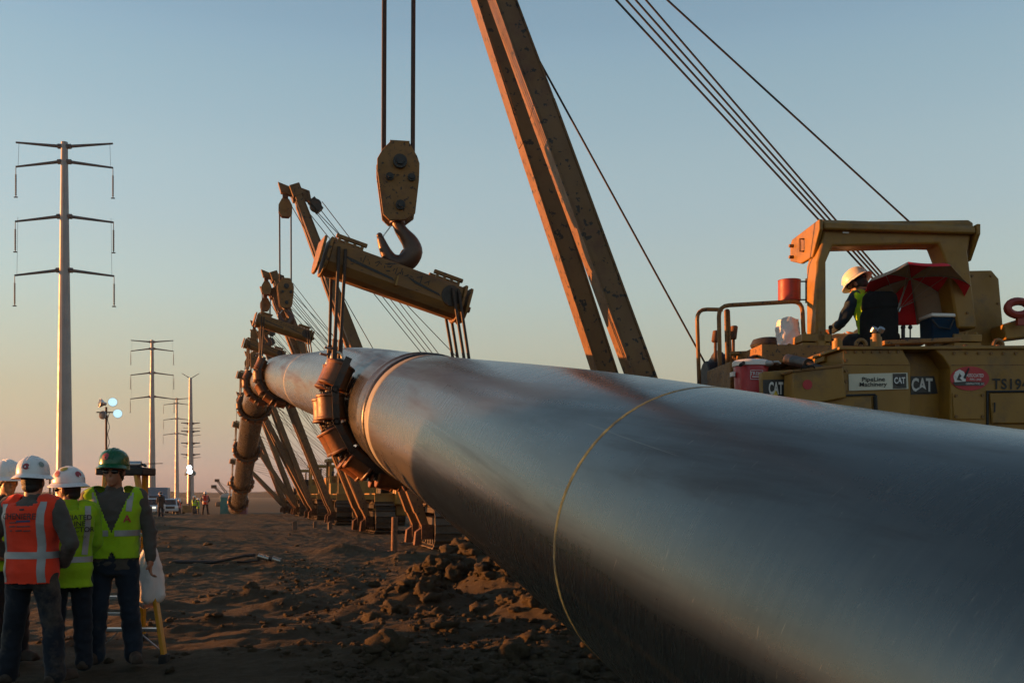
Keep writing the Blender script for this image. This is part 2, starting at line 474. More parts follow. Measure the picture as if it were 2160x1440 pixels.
def ground_h(x, y):
    x = np.asarray(x, float); y = np.asarray(y, float)
    h, r = ground_parts(x, y)
    near = 1 - sstep(60, 200, y)
    n1 = perlin(x / 0.55, y / 0.5, 11); n2 = perlin(x / 0.24, y / 0.22, 12); n3 = perlin(x / 0.12, y / 0.11, 13)
    bill = np.abs(n1) * 0.15 + np.abs(n2) * 0.12 + np.abs(n3) * 0.07
    return h + near * (0.026 * n1 + 0.020 * n2 + 0.016 * n3 + r * (bill - 0.03))

def gz(x, y):
    return float(ground_h(np.array([x]), np.array([y]))[0])

def axis_steps(segs):
    out = []
    for a, b, n, g in segs:
        t = np.linspace(0, 1, n, endpoint=False) ** g
        out.append(a + (b - a) * t)
    return np.concatenate(out + [[segs[-1][1]]])

gx = axis_steps([(-1800, -60, 40, 0.35), (-60, -24, 70, 0.8), (-24, -9, 130, 1), (-9, 3.5, 215, 1), (3.5, 9, 45, 1), (9, 60, 40, 1.5), (60, 1800, 25, 2.6)])
gy = axis_steps([(-40, 4, 30, 1), (4, 7.5, 30, 1), (7.5, 24, 280, 1), (24, 45, 150, 1), (45, 130, 150, 1.3), (130, 1800, 55, 2.6)])
GX, GY = np.meshgrid(gx, gy)
GZ = ground_h(GX, GY)
nv, nu = GX.shape
gv = np.stack([GX.ravel(), GY.ravel(), GZ.ravel()], 1)
idx = np.arange(nv * nu).reshape(nv, nu)
gf = np.stack([idx[:-1, :-1].ravel(), idx[:-1, 1:].ravel(), idx[1:, 1:].ravel(), idx[1:, :-1].ravel()], 1)
def np_mesh(name, verts, faces, smooth=True):
    k = faces.shape[1]
    me = bpy.data.meshes.new(name)
    me.vertices.add(len(verts)); me.vertices.foreach_set('co', np.ascontiguousarray(verts, np.float32).ravel())
    me.loops.add(faces.size); me.loops.foreach_set('vertex_index', np.ascontiguousarray(faces, np.int32).ravel())
    me.polygons.add(len(faces)); me.polygons.foreach_set('loop_start', np.arange(0, faces.size, k, dtype=np.int32))
    me.polygons.foreach_set('loop_total', np.full(len(faces), k, np.int32))
    me.polygons.foreach_set('use_smooth', np.full(len(faces), smooth))
    me.update(calc_edges=True); me.validate()
    return me

def soil_material(name, k=0.86):
    m = bpy.data.materials.new(name); m.use_nodes = True
    nt = m.node_tree; N = nt.nodes; L = nt.links; p = N['Principled BSDF']
    g = N.new('ShaderNodeNewGeometry')
    def noise(scale, det=8, ro=0.6):
        n = N.new('ShaderNodeTexNoise'); n.inputs['Scale'].default_value = scale; n.inputs['Detail'].default_value = det
        n.inputs['Roughness'].default_value = ro; L.new(g.outputs['Position'], n.inputs['Vector']); return n.outputs['Fac']
    def rampc(src, stops):
        r = N.new('ShaderNodeValToRGB'); L.new(src, r.inputs[0])
        while len(r.color_ramp.elements) < len(stops): r.color_ramp.elements.new(0.5)
        for e, (q, c) in zip(r.color_ramp.elements, stops):
            e.position = q; e.color = (*[v * k for v in c], 1)
        return r.outputs[0]
    a = rampc(noise(0.55), [(0.32, (0.068, 0.056, 0.033)), (0.5, (0.098, 0.078, 0.045)), (0.68, (0.14, 0.112, 0.066))])
    b = rampc(noise(7.0, 9, 0.7), [(0.3, (0.045, 0.034, 0.022)), (0.5, (0.095, 0.070, 0.040)), (0.72, (0.14, 0.11, 0.075))])
    x = N.new('ShaderNodeMix'); x.data_type = 'RGBA'; x.inputs[0].default_value = 0.5
    L.new(a, x.inputs[6]); L.new(b, x.inputs[7]); L.new(x.outputs[2], p.inputs['Base Color'])
    p.inputs['Roughness'].default_value = 0.92; p.inputs['Specular IOR Level'].default_value = 0.2
    bm_ = N.new('ShaderNodeBump'); bm_.inputs['Strength'].default_value = 1.0; bm_.inputs['Distance'].default_value = 0.05
    ad = N.new('ShaderNodeMath'); ad.operation = 'ADD'
    L.new(noise(14, 9, 0.7), ad.inputs[0]); L.new(noise(55, 6, 0.7), ad.inputs[1])
    L.new(ad.outputs[0], bm_.inputs['Height']); L.new(bm_.outputs[0], p.inputs['Normal'])
    return m
M['soil'] = soil_material('churned_brown_soil')
ground = bpy.data.objects.new('ground', np_mesh('ground', gv, gf)); COL.objects.link(ground)
ground.data.materials.append(M['soil']); ground['kind'] = 'structure'
ground['label'] = 'churned brown bare soil of the work strip'

# loose clods lying on the soil
def ico(sub):
    bm = bmesh.new(); bmesh.ops.create_icosphere(bm, subdivisions=sub, radius=1.0)
    v = np.array([q.co[:] for q in bm.verts]); f = np.array([[w.index for w in q.verts] for q in bm.faces]); bm.free(); return v, f
def clod_mesh(name, spots, sub, seed):
    r = np.random.default_rng(seed); base, bf = ico(sub)
    shapes = []
    for k in range(10):
        o = r.random(3) * 50; v = base.copy()
        d = np.array([mnoise.noise(Vector(q * 1.3 + o)) * 0.55 + abs(mnoise.noise(Vector(q * 2.7 + o))) * 0.5 + mnoise.noise(Vector(q * 6.5 + o)) * 0.22 for q in v])
        shapes.append(v * (0.8 + d)[:, None])
    VS = []; FS = []; n = len(base)
    for i, (x, y, s) in enumerate(spots):
        v = shapes[r.integers(10)].copy()
        a = r.random() * 6.283; c, s_ = math.cos(a), math.sin(a)
        v = v * (s * np.array([r.uniform(0.8, 1.4), r.uniform(0.8, 1.3), r.uniform(0.55, 0.9)]))
        v = v @ np.array([[c, -s_, 0], [s_, c, 0], [0, 0, 1]]).T
        VS.append(v); FS.append(bf + i * n)
    z = ground_h(spots[:, 0], spots[:, 1])
    VS = np.concatenate([v + np.array([x, y, zz + 0.22 * s]) for v, (x, y, s), zz in zip(VS, spots, z)])
    return np_mesh(name, VS, np.concatenate(FS), True)
def clod_spots(n, smin, smax, seed, thr=0.3):
    r = np.random.default_rng(seed); out = []
    while len(out) < n:
        y = 7.6 + 38 * r.random(4000) ** 1.9; x = r.uniform(-1, 1, 4000) * 0.34 * y - 0.19 * y
        hh, ro = ground_parts(x, y)
        keep = r.random(4000) < np.clip(ro - thr, 0.004, 1) ** 1.5
        s = smin * (smax / smin) ** (r.random(4000) ** 2.2)
        out += [(a, b, c) for a, b, c, k in zip(x, y, s, keep) if k]
    return np.array(out[:n])
for nm, sp, sub, sd in (('large_soil_clods', clod_spots(400, 0.045, 0.18, 3, 0.42), 3, 4), ('small_soil_clods', clod_spots(4200, 0.010, 0.055, 5, 0.05), 2, 6)):
    o = bpy.data.objects.new(nm, clod_mesh(nm, sp, sub, sd)); COL.objects.link(o); o.data.materials.append(M['soil'])
    tag(o, ('fist to bucket sized' if 'large' in nm else 'crumbled small') + ' reddish clods of loose soil strewn over the ground', 'soil', kind='stuff')

# ------------------------------------------------------------------ the pipe
S_ = 1.14
PR = 0.61
_ky = np.array([-6, 1.5, 4, 7.5, 12.5, 18, 25, 36, 45, 52, 60, 70, 80, 92]) * S_
_kz = 1.5 + (np.array([.6, 1.009, 1.4376, 2.0049, 2.8182, 3.543, 4.4939, 5.5, 5.5, 4.55, 3.1, 1.7, .62, .3]) - 1.5) * S_
def _spline(yk, v):
    n = len(yk); h = np.diff(yk); A = np.eye(n); b = np.zeros(n)
    for i in range(1, n - 1):
        A[i, i - 1] = h[i - 1]; A[i, i] = 2 * (h[i - 1] + h[i]); A[i, i + 1] = h[i]
        b[i] = 6 * ((v[i + 1] - v[i]) / h[i] - (v[i] - v[i - 1]) / h[i - 1])
    Mm = np.linalg.solve(A, b)
    def f(y):
        i = min(max(int(np.searchsorted(yk, y)) - 1, 0), n - 2); t = y - yk[i]
        return v[i] + t * ((v[i + 1] - v[i]) / h[i] - h[i] * (2 * Mm[i] + Mm[i + 1]) / 6) + t * t * Mm[i] / 2 + t ** 3 * (Mm[i + 1] - Mm[i]) / (6 * h[i])
    return f
_pz = _spline(_ky, _kz)
def pipe_pt(y):
    return Vector((PIPE_A + PIPE_B * y - 0.286 * math.exp(-y / 4.56), y, float(_pz(y))))
def pipe_frame(y):
    d = (pipe_pt(y + 0.05) - pipe_pt(y - 0.05)).normalized()
    s = d.cross(Vector((0, 0, 1))).normalized()
    return s, d, s.cross(d)                        # side (right), along, up

def pipe_material():
    m = bpy.data.materials.new('brown_grey_coated_pipe'); m.use_nodes = True
    nt = m.node_tree; N = nt.nodes; L = nt.links; p = N['Principled BSDF']
    uv = N.new('ShaderNodeUVMap')
    def noise(sc, scale, det=6, ro=0.6, dist=0.0):
        mp = N.new('ShaderNodeMapping'); mp.inputs['Scale'].default_value = sc; L.new(uv.outputs[0], mp.inputs[0])
        n = N.new('ShaderNodeTexNoise'); n.inputs['Scale'].default_value = scale; n.inputs['Detail'].default_value = det; n.inputs['Roughness'].default_value = ro
        n.inputs['Distortion'].default_value = dist
        L.new(mp.outputs[0], n.inputs['Vector']); return n.outputs['Fac']
    def rng_(src, a, b, c=0.0, d=1.0):
        r = N.new('ShaderNodeMapRange'); r.inputs[1].default_value = a; r.inputs[2].default_value = b; r.inputs[3].default_value = c; r.inputs[4].default_value = d
        L.new(src, r.inputs[0]); return r.outputs[0]
    def mix(f, a, b):
        x = N.new('ShaderNodeMix'); x.data_type = 'RGBA'
        if isinstance(f, float): x.inputs[0].default_value = f
        else: L.new(f, x.inputs[0])
        for s, v in ((x.inputs[6], a), (x.inputs[7], b)):
            if isinstance(v, tuple): s.default_value = (*v, 1)
            else: L.new(v, s)
        return x.outputs[2]
    hoop = noise((5.0, 0.35, 1), 5, 8, 0.7)                  # fine lines round the pipe
    cloud = noise((0.5, 1.3, 1), 1.4, 6, 0.6)
    smear = noise((0.16, 1.6, 1), 1.25, 7, 0.62, 0.6)            # long muddy smears running with the pipe
    scratch = noise((9.0, 1.2, 1), 6, 3, 0.5, 2.0)
    col = mix(rng_(cloud, 0.35, 0.65), (0.078, 0.079, 0.074), (0.128, 0.127, 0.118))
    col = mix(rng_(hoop, 0.3, 0.75, 0.0, 0.35), col, (0.19, 0.175, 0.15))
    dirt = rng_(smear, 0.55, 0.66, 0.0, 0.9)
    col = mix(dirt, col, (0.05, 0.028, 0.02))
    sc = rng_(scratch, 0.70, 0.72, 0.0, 0.6)
    col = mix(sc, col, (0.33, 0.26, 0.20))
    # dust streaks running with the pipe
    streak = noise((0.05, 9.0, 1), 1.6, 3, 0.5)
    col = mix(rng_(streak, 0.67, 0.70, 0.0, 0.45), col, (0.30, 0.19, 0.12))
    hair = noise((0.5, 22.0, 1), 2.0, 4, 0.6, 0.8)
    col = mix(rng_(hair, 0.70, 0.73, 0.0, 0.5), col, (0.30, 0.25, 0.19))
    fleck = noise((1, 1, 1), 38, 2, 0.5)
    col = mix(rng_(fleck, 0.78, 0.80, 0.0, 0.7), col, (0.36, 0.27, 0.19))
    # brown painted on belly and flanks, standing in for light reflected off the ground
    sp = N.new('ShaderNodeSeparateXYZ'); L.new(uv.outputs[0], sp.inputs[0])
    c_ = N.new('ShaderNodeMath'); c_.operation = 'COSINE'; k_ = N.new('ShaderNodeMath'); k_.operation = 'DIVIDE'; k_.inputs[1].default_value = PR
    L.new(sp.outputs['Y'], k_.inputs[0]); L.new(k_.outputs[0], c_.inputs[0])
    bounce_tint = rng_(c_.outputs[0], 0.0, 0.75, 0.0, 1.0); fm = N.new('ShaderNodeMath'); fm.operation = 'MULTIPLY'
    L.new(bounce_tint, fm.inputs[0]); L.new(rng_(noise((1.5, 2.5, 1), 2.2, 7, 0.65), 0.25, 0.65, 0.25, 0.8), fm.inputs[1])
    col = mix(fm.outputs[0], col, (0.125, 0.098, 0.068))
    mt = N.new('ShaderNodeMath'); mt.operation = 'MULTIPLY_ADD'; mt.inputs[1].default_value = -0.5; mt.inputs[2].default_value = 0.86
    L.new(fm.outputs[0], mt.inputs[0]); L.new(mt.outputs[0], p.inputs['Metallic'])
    L.new(col, p.inputs['Base Color'])
    r = N.new('ShaderNodeMath'); r.operation = 'ADD'
    L.new(rng_(hoop, 0.2, 0.8, 0.22, 0.32), r.inputs[0]); L.new(rng_(smear, 0.5, 0.72, 0.0, 0.22), r.inputs[1])
    L.new(r.outputs[0], p.inputs['Roughness'])
    p.inputs['Metallic'].default_value = 0.86
    p.inputs['Specular IOR Level'].default_value = 0.9
    b = N.new('ShaderNodeBump'); b.inputs['Strength'].default_value = 0.05; b.inputs['Distance'].default_value = 0.003
    L.new(hoop, b.inputs['Height']); L.new(b.outputs[0], p.inputs['Normal'])
    return m
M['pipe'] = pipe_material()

def pipe_shell(name, ys, rad, material, parent, n=72, ends=True):
    """tube following the pipe line; rad may be one radius or one per station"""
    vs = []; fs = []; uvs = []
    s_len = 0.0; prev = None
    rr = rad if isinstance(rad, (list, tuple)) else [rad] * len(ys)
    for y, r in zip(ys, rr):
        c = pipe_pt(y); s, d, u = pipe_frame(y)
        if prev is not None: s_len += (c - prev).length
        prev = c
        for k in range(n + 1):
            a = 2 * math.pi * k / n - math.pi / 2
            vs.append(c + (s * math.cos(a) + u * math.sin(a)) * r); uvs.append((s_len, k / n * 2 * math.pi * PR))
    w = n + 1
    for i in range(len(ys) - 1):
        for k in range(n):
            fs.append((i * w + k, i * w + k + 1, (i + 1) * w + k + 1, (i + 1) * w + k))
    me = bpy.data.meshes.new(name); me.from_pydata([tuple(v) for v in vs], [], fs)
    ul = me.uv_layers.new(name='UVMap')
    ul.data.foreach_set('uv', np.array([uvs[l.vertex_index] for l in me.loops], np.float32).ravel())
    me.polygons.foreach_set('use_smooth', [True] * len(me.polygons)); me.update()
    o = bpy.data.objects.new(name, me); COL.objects.link(o); me.materials.append(material); o.parent = parent
    return o
pipe = empty('steel_pipeline', pipe_pt(-6), label='huge grey coated steel pipe slung in roller cradles across the site', cat='pipe')
inv = Matrix.Translation(-pipe.location)
def pipe_part(*a, **k):
    o = pipe_shell(*a, pipe, **k); o.matrix_local = inv.copy(); return o
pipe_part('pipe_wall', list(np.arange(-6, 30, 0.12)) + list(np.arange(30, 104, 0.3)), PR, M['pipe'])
pipe_part('pipe_bore', list(np.arange(-6, 104.1, 2.5)), PR - 0.016, M['rust'], n=36)
M['sleeve'] = mat('black_joint_sleeve', (0.03, 0.028, 0.026), 0.32, 0, 0.3, 7, bump=0.08, bs=20)
M['band_white'] = mat('chalky_white_band', (0.21, 0.20, 0.17), 0.6, 0, 0.15, 8, dirt=((0.13, 0.11, 0.08), 0.3, 9))
M['chalk'] = mat('orange_yellow_chalk_line', (0.85, 0.42, 0.11), 0.8, 0, 0.35, 25, bump=0.1, dirt=((0.10, 0.085, 0.07), 0.50, 5.0))
M['chalk_pale'] = mat('pale_chalk_line', (0.42, 0.37, 0.29), 0.8, 0, 0.35, 25)
def joint(y, far=False):
    e = 0.004
    pipe_part('white_band', [y - 0.26, y - 0.255, y - 0.06, y - 0.055], [PR, PR + e, PR + e, PR], M['band_white'])
    sl = pipe_part('joint_sleeve', [y, y + 0.01, y + 0.03, y + 0.10, y + 0.13, y + 0.15, y + 0.30, y + 0.33, y + 0.36, y + 0.44, y + 0.45], 
              [PR, PR + .014, PR + .02, PR + .018, PR + .008, PR + .007, PR + .007, PR + .016, PR + .02, PR + .014, PR], M['sleeve'])
joint(9.30)
joint(34.0)
for y, w, mt in ((3.93, 0.022, 'chalk'), (20.4, 0.10, 'chalk_pale')):
    pipe_part('chalk_ring', [y - w / 2 - .001, y - w / 2, y + w / 2, y + w / 2 + .001], [PR, PR + .0012, PR + .0012, PR], M[mt])

# ------------------------------------------------------------------ roller cradles
def cradle_matrix(y):
    s, d, u = pipe_frame(y)
    b = Vector((s.x, s.y, 0)).normalized(); dd = Vector((-b.y, b.x, 0))
    Mx = Matrix((b, dd, Vector((0, 0, 1)))).transposed().to_4x4(); Mx.translation = pipe_pt(y)
    return Mx
CR_Y = 10.9
CR_M = cradle_matrix(CR_Y)
ROLL_A = [RAD(157 + 25.6 * k) for k in range(9)]
ROW_V = (-0.24, 0.24)
BL = CR_M.inverted() @ PX(690, 543, 10.62)
BR = CR_M.inverted() @ PX(962, 640, 11.15)

def roller_mesh():
    b = MB()
    b.lathe([(0.03, -0.132), (0.150, -0.132), (0.156, -0.124), (0.156, -0.110), (0.147, -0.10), (0.143, -0.04), (0.143, 0.04), (0.147, 0.10), (0.156, 0.110), (0.156, 0.124), (0.150, 0.132), (0.03, 0.132)], 18)
    return b.mesh('roller')
def hub_mesh():
    b = MB()
    b.lathe([(0.055, -0.172), (0.055, 0.172)], 10)
    b.box((0, 0, 0.148), (0.17, 0.09, 0.018)); b.box((0, 0, -0.148), (0.17, 0.09, 0.018))
    for s in (-1, 1):
        b.box((-0.03, s * 0.172, 0), (0.07, 0.018, 0.40)); b.cyl((-0.03, s * 0.15, 0.165), (-0.03, s * 0.195, 0.165), 0.022, n=8)
        b.cyl((s * 0.05, 0, 0.13), (s * 0.05, 0, 0.176), 0.016, n=6)
    return b.mesh('roller_axle')
ROLLER, HUB = roller_mesh(), hub_mesh()
ROLLER.materials.append(M['roller']); HUB.materials.append(M['dark_steel'])

def build_cradle():
    root = empty('roller_cradle')
    d = (BR - BL); L_ = d.length; x = d.normalized(); yv = Vector((0, 1, 0)); yv = (yv - x * yv.dot(x)).normalized(); z = x.cross(yv)
    F = Matrix((x, yv, z)).transposed().to_4x4(); F.translation = (BL + BR) / 2
    h = L_ / 2
    # beam: long steel shell with a flat top and a rounded belly
    sec = [(-0.165, 0.16), (0.165, 0.16), (0.178, 0.13), (0.178, -0.07), (0.13, -0.155), (0.06, -0.19), (-0.06, -0.19), (-0.13, -0.155), (-0.178, -0.07), (-0.178, 0.13)]
    b = MB(); b.prism([F @ Vector((-h, a, c)) for a, c in sec], (x * L_)); beam = b.build('spreader_beam', M['beam'], root, smooth=18, bevel=0.008)
    for x0_, x1_, z0_, z1_ in ((-0.62, -0.02, 0.045, -0.03), (0.10, 0.52, 0.055, -0.02)):
        b = MB(); b.prism([F @ Vector((x0_, -0.180, z0_)), F @ Vector((x0_ + 0.1, -0.180, z0_ - 0.045)), F @ Vector((x1_, -0.180, z1_ - 0.01)), F @ Vector((x1_ - 0.03, -0.180, z1_ + 0.015))], yv * -0.003); b.build('grime_streak', M['grease'], root, smooth=0)
    for sx in (-1, 1):
        for q in ((0.0, 1.14), (0.07, 1.08)):
            b = MB(); b.prism([F @ Vector((sx * (h + 0.004 + q[0]) , a * q[1] * 1.05, c * q[1])) for a, c in sec], x * (0.03 * sx)); b.build('end_plate', M['yellow_worn'], root, bevel=0.005)
        # rope guard: rail on posts over the sling saddle
        b = MB()
        for k in range(4):
            b.bar(F @ Vector((sx * (h - 0.06 - k * 0.085), -0.10, 0.13)), F @ Vector((sx * (h - 0.06 - k * 0.085), -0.10, 0.225)), 0.03, 0.03, yv)
            b.bar(F @ Vector((sx * (h - 0.06 - k * 0.085), 0.10, 0.13)), F @ Vector((sx * (h - 0.06 - k * 0.085), 0.10, 0.225)), 0.03, 0.03, yv)
        for yy in (-0.10, 0.10):
            b.bar(F @ Vector((sx * (h - 0.02), yy, 0.235)), F @ Vector((sx * (h - 0.36), yy, 0.235)), 0.045, 0.04, z)
        b.build('rope_guard', M['yellow_worn'], root, bevel=0.004)
        b = MB()
        b.cyl(F @ Vector((sx * (h - 0.12), -0.15 - 0.035 * (sx > 0), 0.02)), F @ Vector((sx * (h - 0.12), 0.185, 0.02)), 0.115, n=20)
        b.build('sling_saddle', M['dark_steel'], root)
    b = MB(); b.cyl(F @ Vector((h + 0.03, 0, -0.02)), F @ Vector((h + 0.17, 0, -0.02)), 0.035, n=12); b.cyl(F @ Vector((h + 0.12, 0, -0.02)), F @ Vector((h + 0.145, 0, -0.02)), 0.055, n=6)
    b.build('end_pin', M['rust'], root)
    lug = MB(); lug.prism([F @ Vector((0.06 + a, -0.02, c)) for a, c in ((-0.11, 0.14), (0.11, 0.14), (0.055, 0.36), (0.03, 0.385), (-0.03, 0.385), (-0.055, 0.36))], yv * 0.05)
    lug.build('lifting_lug', M['beam'], root, bevel=0.006)
    b = MB(); b.bar(F @ Vector((0.0, -0.186, 0.02)), F @ Vector((0.0, -0.20, -0.09)), 0.02, 0.04); b.build('side_cleat', M['yellow'], root)
    # scribbled paint marks along the top edge
    rr_ = random.Random(4); b = MB(); xx = -0.42
    while xx < 0.36:
        q0 = F @ Vector((xx, -0.1785, 0.055 + rr_.uniform(-0.03, 0.03))); q1 = F @ Vector((xx + rr_.uniform(-0.02, 0.06), -0.178, 0.10 + rr_.uniform(-0.05, 0.02)))
        b.bar(q0, q1, 0.009, 0.004, yv); xx += rr_.uniform(0.015, 0.055)
    b.build('paint_scribble', M['ink'], root, smooth=0)['kind'] = 'stuff'
    # strings of rollers round the belly of the pipe
    rc = PR + 0.150
    for rv in ROW_V:
        pts = []
        for a in ROLL_A:
            c = Vector((math.cos(a) * rc, rv, math.sin(a) * rc))
            t = Vector((-math.sin(a), 0, math.cos(a)))
            Rm = Matrix((Vector((math.cos(a), 0, math.sin(a))), Vector((0, 1, 0)) * -1, t)).transposed().to_4x4(); Rm.translation = c
            r = bpy.data.objects.new('roller', ROLLER); COL.objects.link(r); r.parent = root; r.matrix_local = Rm
            hb = bpy.data.objects.new('roller_axle', HUB); COL.objects.link(hb); hb.parent = r
            pts.append(c)
        b = MB()
        for off in (-0.045, 0.045):
            b.tube([Vector((math.cos(ROLL_A[0] + (ROLL_A[-1] - ROLL_A[0]) * k / 40) * rc, rv + off, math.sin(ROLL_A[0] + (ROLL_A[-1] - ROLL_A[0]) * k / 40) * rc)) for k in range(41)], 0.016, 8)
        b.build('roller_string', M['cable'], root)
        # sling falls from the saddles to the end rollers
        for sx, a in ((-1, ROLL_A[0]), (1, ROLL_A[-1])):
            top = F @ Vector((sx * (h - 0.10), math.copysign(0.20, rv), 0.10)); low = Vector((math.cos(a) * rc, rv, math.sin(a) * rc + 0.16))
            for off in (-0.04, 0.04):
                b = MB()
                t2 = top + x * off * 0.9; l2 = low + Vector((off * 0.8, off * 0.6, 0))
                b.cyl(l2, t2, 0.018, n=8)
                b.cyl(l2, l2 + (t2 - l2).normalized() * 0.22, 0.027, n=8)
                b.build('sling_fall', M['cable'], root)
            b = MB()
            b.tube([low + Vector((0.055 * math.cos(q), 0, 0.03 + 0.06 * math.sin(q))) for q in [2 * math.pi * k / 12 for k in range(12)]], 0.018, 7, closed=True)
            b.cyl(low + Vector((-0.10, 0, 0.0)), low + Vector((0.10, 0, 0)), 0.022, n=8)
            b.cyl(low + Vector((-0.03, 0, 0.11)), low + Vector((-0.13, -0.02, 0.13)), 0.014, n=6)
            b.build('shackle', M['bright_steel'], root)
    return root
ORD = ['first', 'second', 'third', 'fourth', 'fifth', 'sixth', 'seventh']
CRADLES = [10.9, 28.6, 40.0, 51.0, 62.5, 74.0, 86.0]
cr0 = build_cradle()
cr_where = ['nearest to the white banded pipe joint', 'at the top of the pipe hump', 'behind the hump, its beam peeping over the pipe', 'fourth along the pipe',
            'round the falling leg of the pipe, higher up', 'round the falling leg of the pipe, lower down', 'at the foot of the falling pipe']
for i, y in enumerate(CRADLES):
    c = cr0 if i == 0 else copy_tree(cr0)
    c.matrix_world = cradle_matrix(y)
    tag(c, 'orange roller cradle with tilted spreader beam, ' + cr_where[i], 'roller cradle', 'roller cradles carrying the pipe')

# ------------------------------------------------------------------ hook blocks
BLK_Y = 10.9
def blk_pt(px, py, off=0.0):
    p = PX(px, py, BLK_Y); c = PX(840, 390, BLK_Y)
    return Vector((p.x - c.x, off, p.z - c.z))
def build_block():
    root = empty('hook_block')
    out = [(822, 308), (862, 308), (878, 335), (883, 350), (882, 385), (874, 455), (855, 470), (820, 472), (807, 460), (795, 370), (795, 345), (806, 325)]
    for off in (-0.13, 0.095):
        b = MB(); b.prism([blk_pt(x, y, off) for x, y in out], (0, 0.035, 0)); b.build('cheek_plate', M['yellow_worn'], root, bevel=0.006)
    b = MB(); b.prism([blk_pt(x, y, -0.02) for x, y in [(822, 320), (860, 320), (872, 345), (870, 385), (862, 450), (812, 455), (802, 370), (804, 345)]], (0, 0.03, 0)); b.build('divider_plate', M['yellow_worn'], root)
    for off in (-0.072, 0.04):
        b = MB(); c = blk_pt(840, 352, off)
        b.lathe([(0.05, -0.03), (0.185, -0.03), (0.195, -0.02), (0.165, 0.0), (0.195, 0.02), (0.185, 0.03), (0.05, 0.03)], 28, Matrix.Translation(c) @ Matrix.Rotation(RAD(90), 4, 'X')); b.build('sheave', M['dark_steel'], root)
    for (x, y, r, dpt) in ((842, 350, 0.075, 0.05), (821, 382, 0.042, 0.03), (866, 381, 0.042, 0.03), (843, 440, 0.052, 0.035)):
        b = MB(); c = blk_pt(x, y, -0.13)
        b.cyl(c + V(0, 0.26, 0), c - V(0, dpt, 0), r, n=16); b.cyl(c - V(0, dpt, 0), c - V(0, dpt + 0.02, 0), r * 0.6, n=6); b.build('axle_pin', M['grease'], root)
    b = MB(); b.box(blk_pt(842, 307, 0.0), (0.21, 0.25, 0.025)); b.build('top_guard', M['yellow_worn'], root)
    hk = [(838, 466, 13), (841, 478, 13), (850, 492, 15), (866, 510, 19), (873, 530, 22), (862, 549, 22), (842, 557, 19), (824, 550, 16), (813, 532, 13), (806, 514, 10), (801, 499, 7)]
    b = MB(); pts = []; rr = []
    for i in range(len(hk) - 1):
        for t in (0, .25, .5, .75):
            a, c = hk[i], hk[i + 1]; pts.append(blk_pt(a[0] + (c[0] - a[0]) * t, a[1] + (c[1] - a[1]) * t)); rr.append((a[2] + (c[2] - a[2]) * t) / FPX * BLK_Y * 0.95)
    pts.append(blk_pt(801, 499)); rr.append(0.02)
    for _ in range(3):
        pts = [pts[0]] + [(pts[i - 1] + pts[i] * 2 + pts[i + 1]) / 4 for i in range(1, len(pts) - 1)] + [pts[-1]]
    b.tube(pts, rr, 14); b.ball(pts[-1], 0.035, 10, 7); b.cyl(blk_pt(838, 452), blk_pt(838, 472), 0.085, n=16)
    b.build('hook', M['hook'], root, smooth=70)
    b = MB(); b.bar(blk_pt(824, 478), blk_pt(806, 503), 0.03, 0.012); b.build('safety_latch', M['alu'], root)
    return root
blk0 = build_block()

# ------------------------------------------------------------------ pipelayer cranes
def at_plane(O, yaw, px, py, v):
    """(u, z) in a machine's own frame, on its plane v = const, for a pixel"""
    a = Vector((-math.sin(yaw), math.cos(yaw), 0)); b = Vector((math.cos(yaw), math.sin(yaw), 0))
    C = Vector((0, 0, CAM_H)); d = Vector(((px - 1080) / FPX, 1, (HORIZON - py) / FPX))
    t = (v - a.dot(C - O)) / a.dot(d); p = C + d * t - O
    return b.dot(p), p.z

FOOT_U = -1.78
SHOE = MB()
SHOE.box((0, 0, 0.0), (0.76, 0.205, 0.035)); SHOE.box((0, -0.085, 0.045), (0.76, 0.022, 0.07)); SHOE.box((0, 0.0, -0.05), (0.3, 0.12, 0.07))
SHOE = SHOE.mesh('track_shoe', 30); SHOE.materials.append(M['track'])
def track_path(n):
    """points and outward angle round the track loop (side view: v, z)"""
    R_, L_ = 0.62, 1.85; tot = 4 * L_ + 2 * math.pi * R_; out = []
    for i in range(n):
        s = tot * i / n
        if s < 2 * L_: out.append((-L_ + s, 2 * R_ + 0.06, 0.0))
        elif s < 2 * L_ + math.pi * R_:
            a = (s - 2 * L_) / R_; out.append((L_ + math.sin(a) * R_, R_ + 0.06 + math.cos(a) * R_, -a))
        elif s < 4 * L_ + math.pi * R_: out.append((L_ - (s - 2 * L_ - math.pi * R_), 0.06, math.pi))
        else:
            a = (s - 4 * L_ - math.pi * R_) / R_; out.append((-L_ - math.sin(a) * R_, R_ + 0.06 - math.cos(a) * R_, math.pi - a))
    return out
def build_track(root, u, shoes):
    b = MB()
    for v, r in ((1.85, 0.53), (-1.85, 0.55)):
        b.cyl((u - 0.17, v, 0.68), (u + 0.17, v, 0.68), r, n=24); b.cyl((u - 0.25, v, 0.68), (u + 0.25, v, 0.68), 0.2, n=16)
    for k in range(7):
        v = -1.35 + 0.45 * k; b.cyl((u - 0.2, v, 0.28), (u + 0.2, v, 0.28), 0.155, n=14)
    b.box((u, 0, 0.66), (0.42, 3.1, 0.5)); b.box((u, 0, 1.12), (0.3, 1.6, 0.16))
    tr = b.build('track', M['dark_steel'], root)
    if shoes:
        for v, z, a in track_path(54):
            s = bpy.data.objects.new('track_shoe', SHOE); COL.objects.link(s); s.parent = tr
            s.location = (u, v, z); s.rotation_euler = (a, 0, 0)
    else:
        b = MB()
        for v, z, a in track_path(54):
            Rm = Matrix.Translation((u, v, z)) @ Matrix.Rotation(a, 4, 'X')
            b.add([q.co for q in SHOE.vertices], [tuple(q.vertices) for q in SHOE.polygons], Rm)
        o = b.build('track_shoes', M['track'], tr, 30); o['kind'] = 'stuff'
    return tr

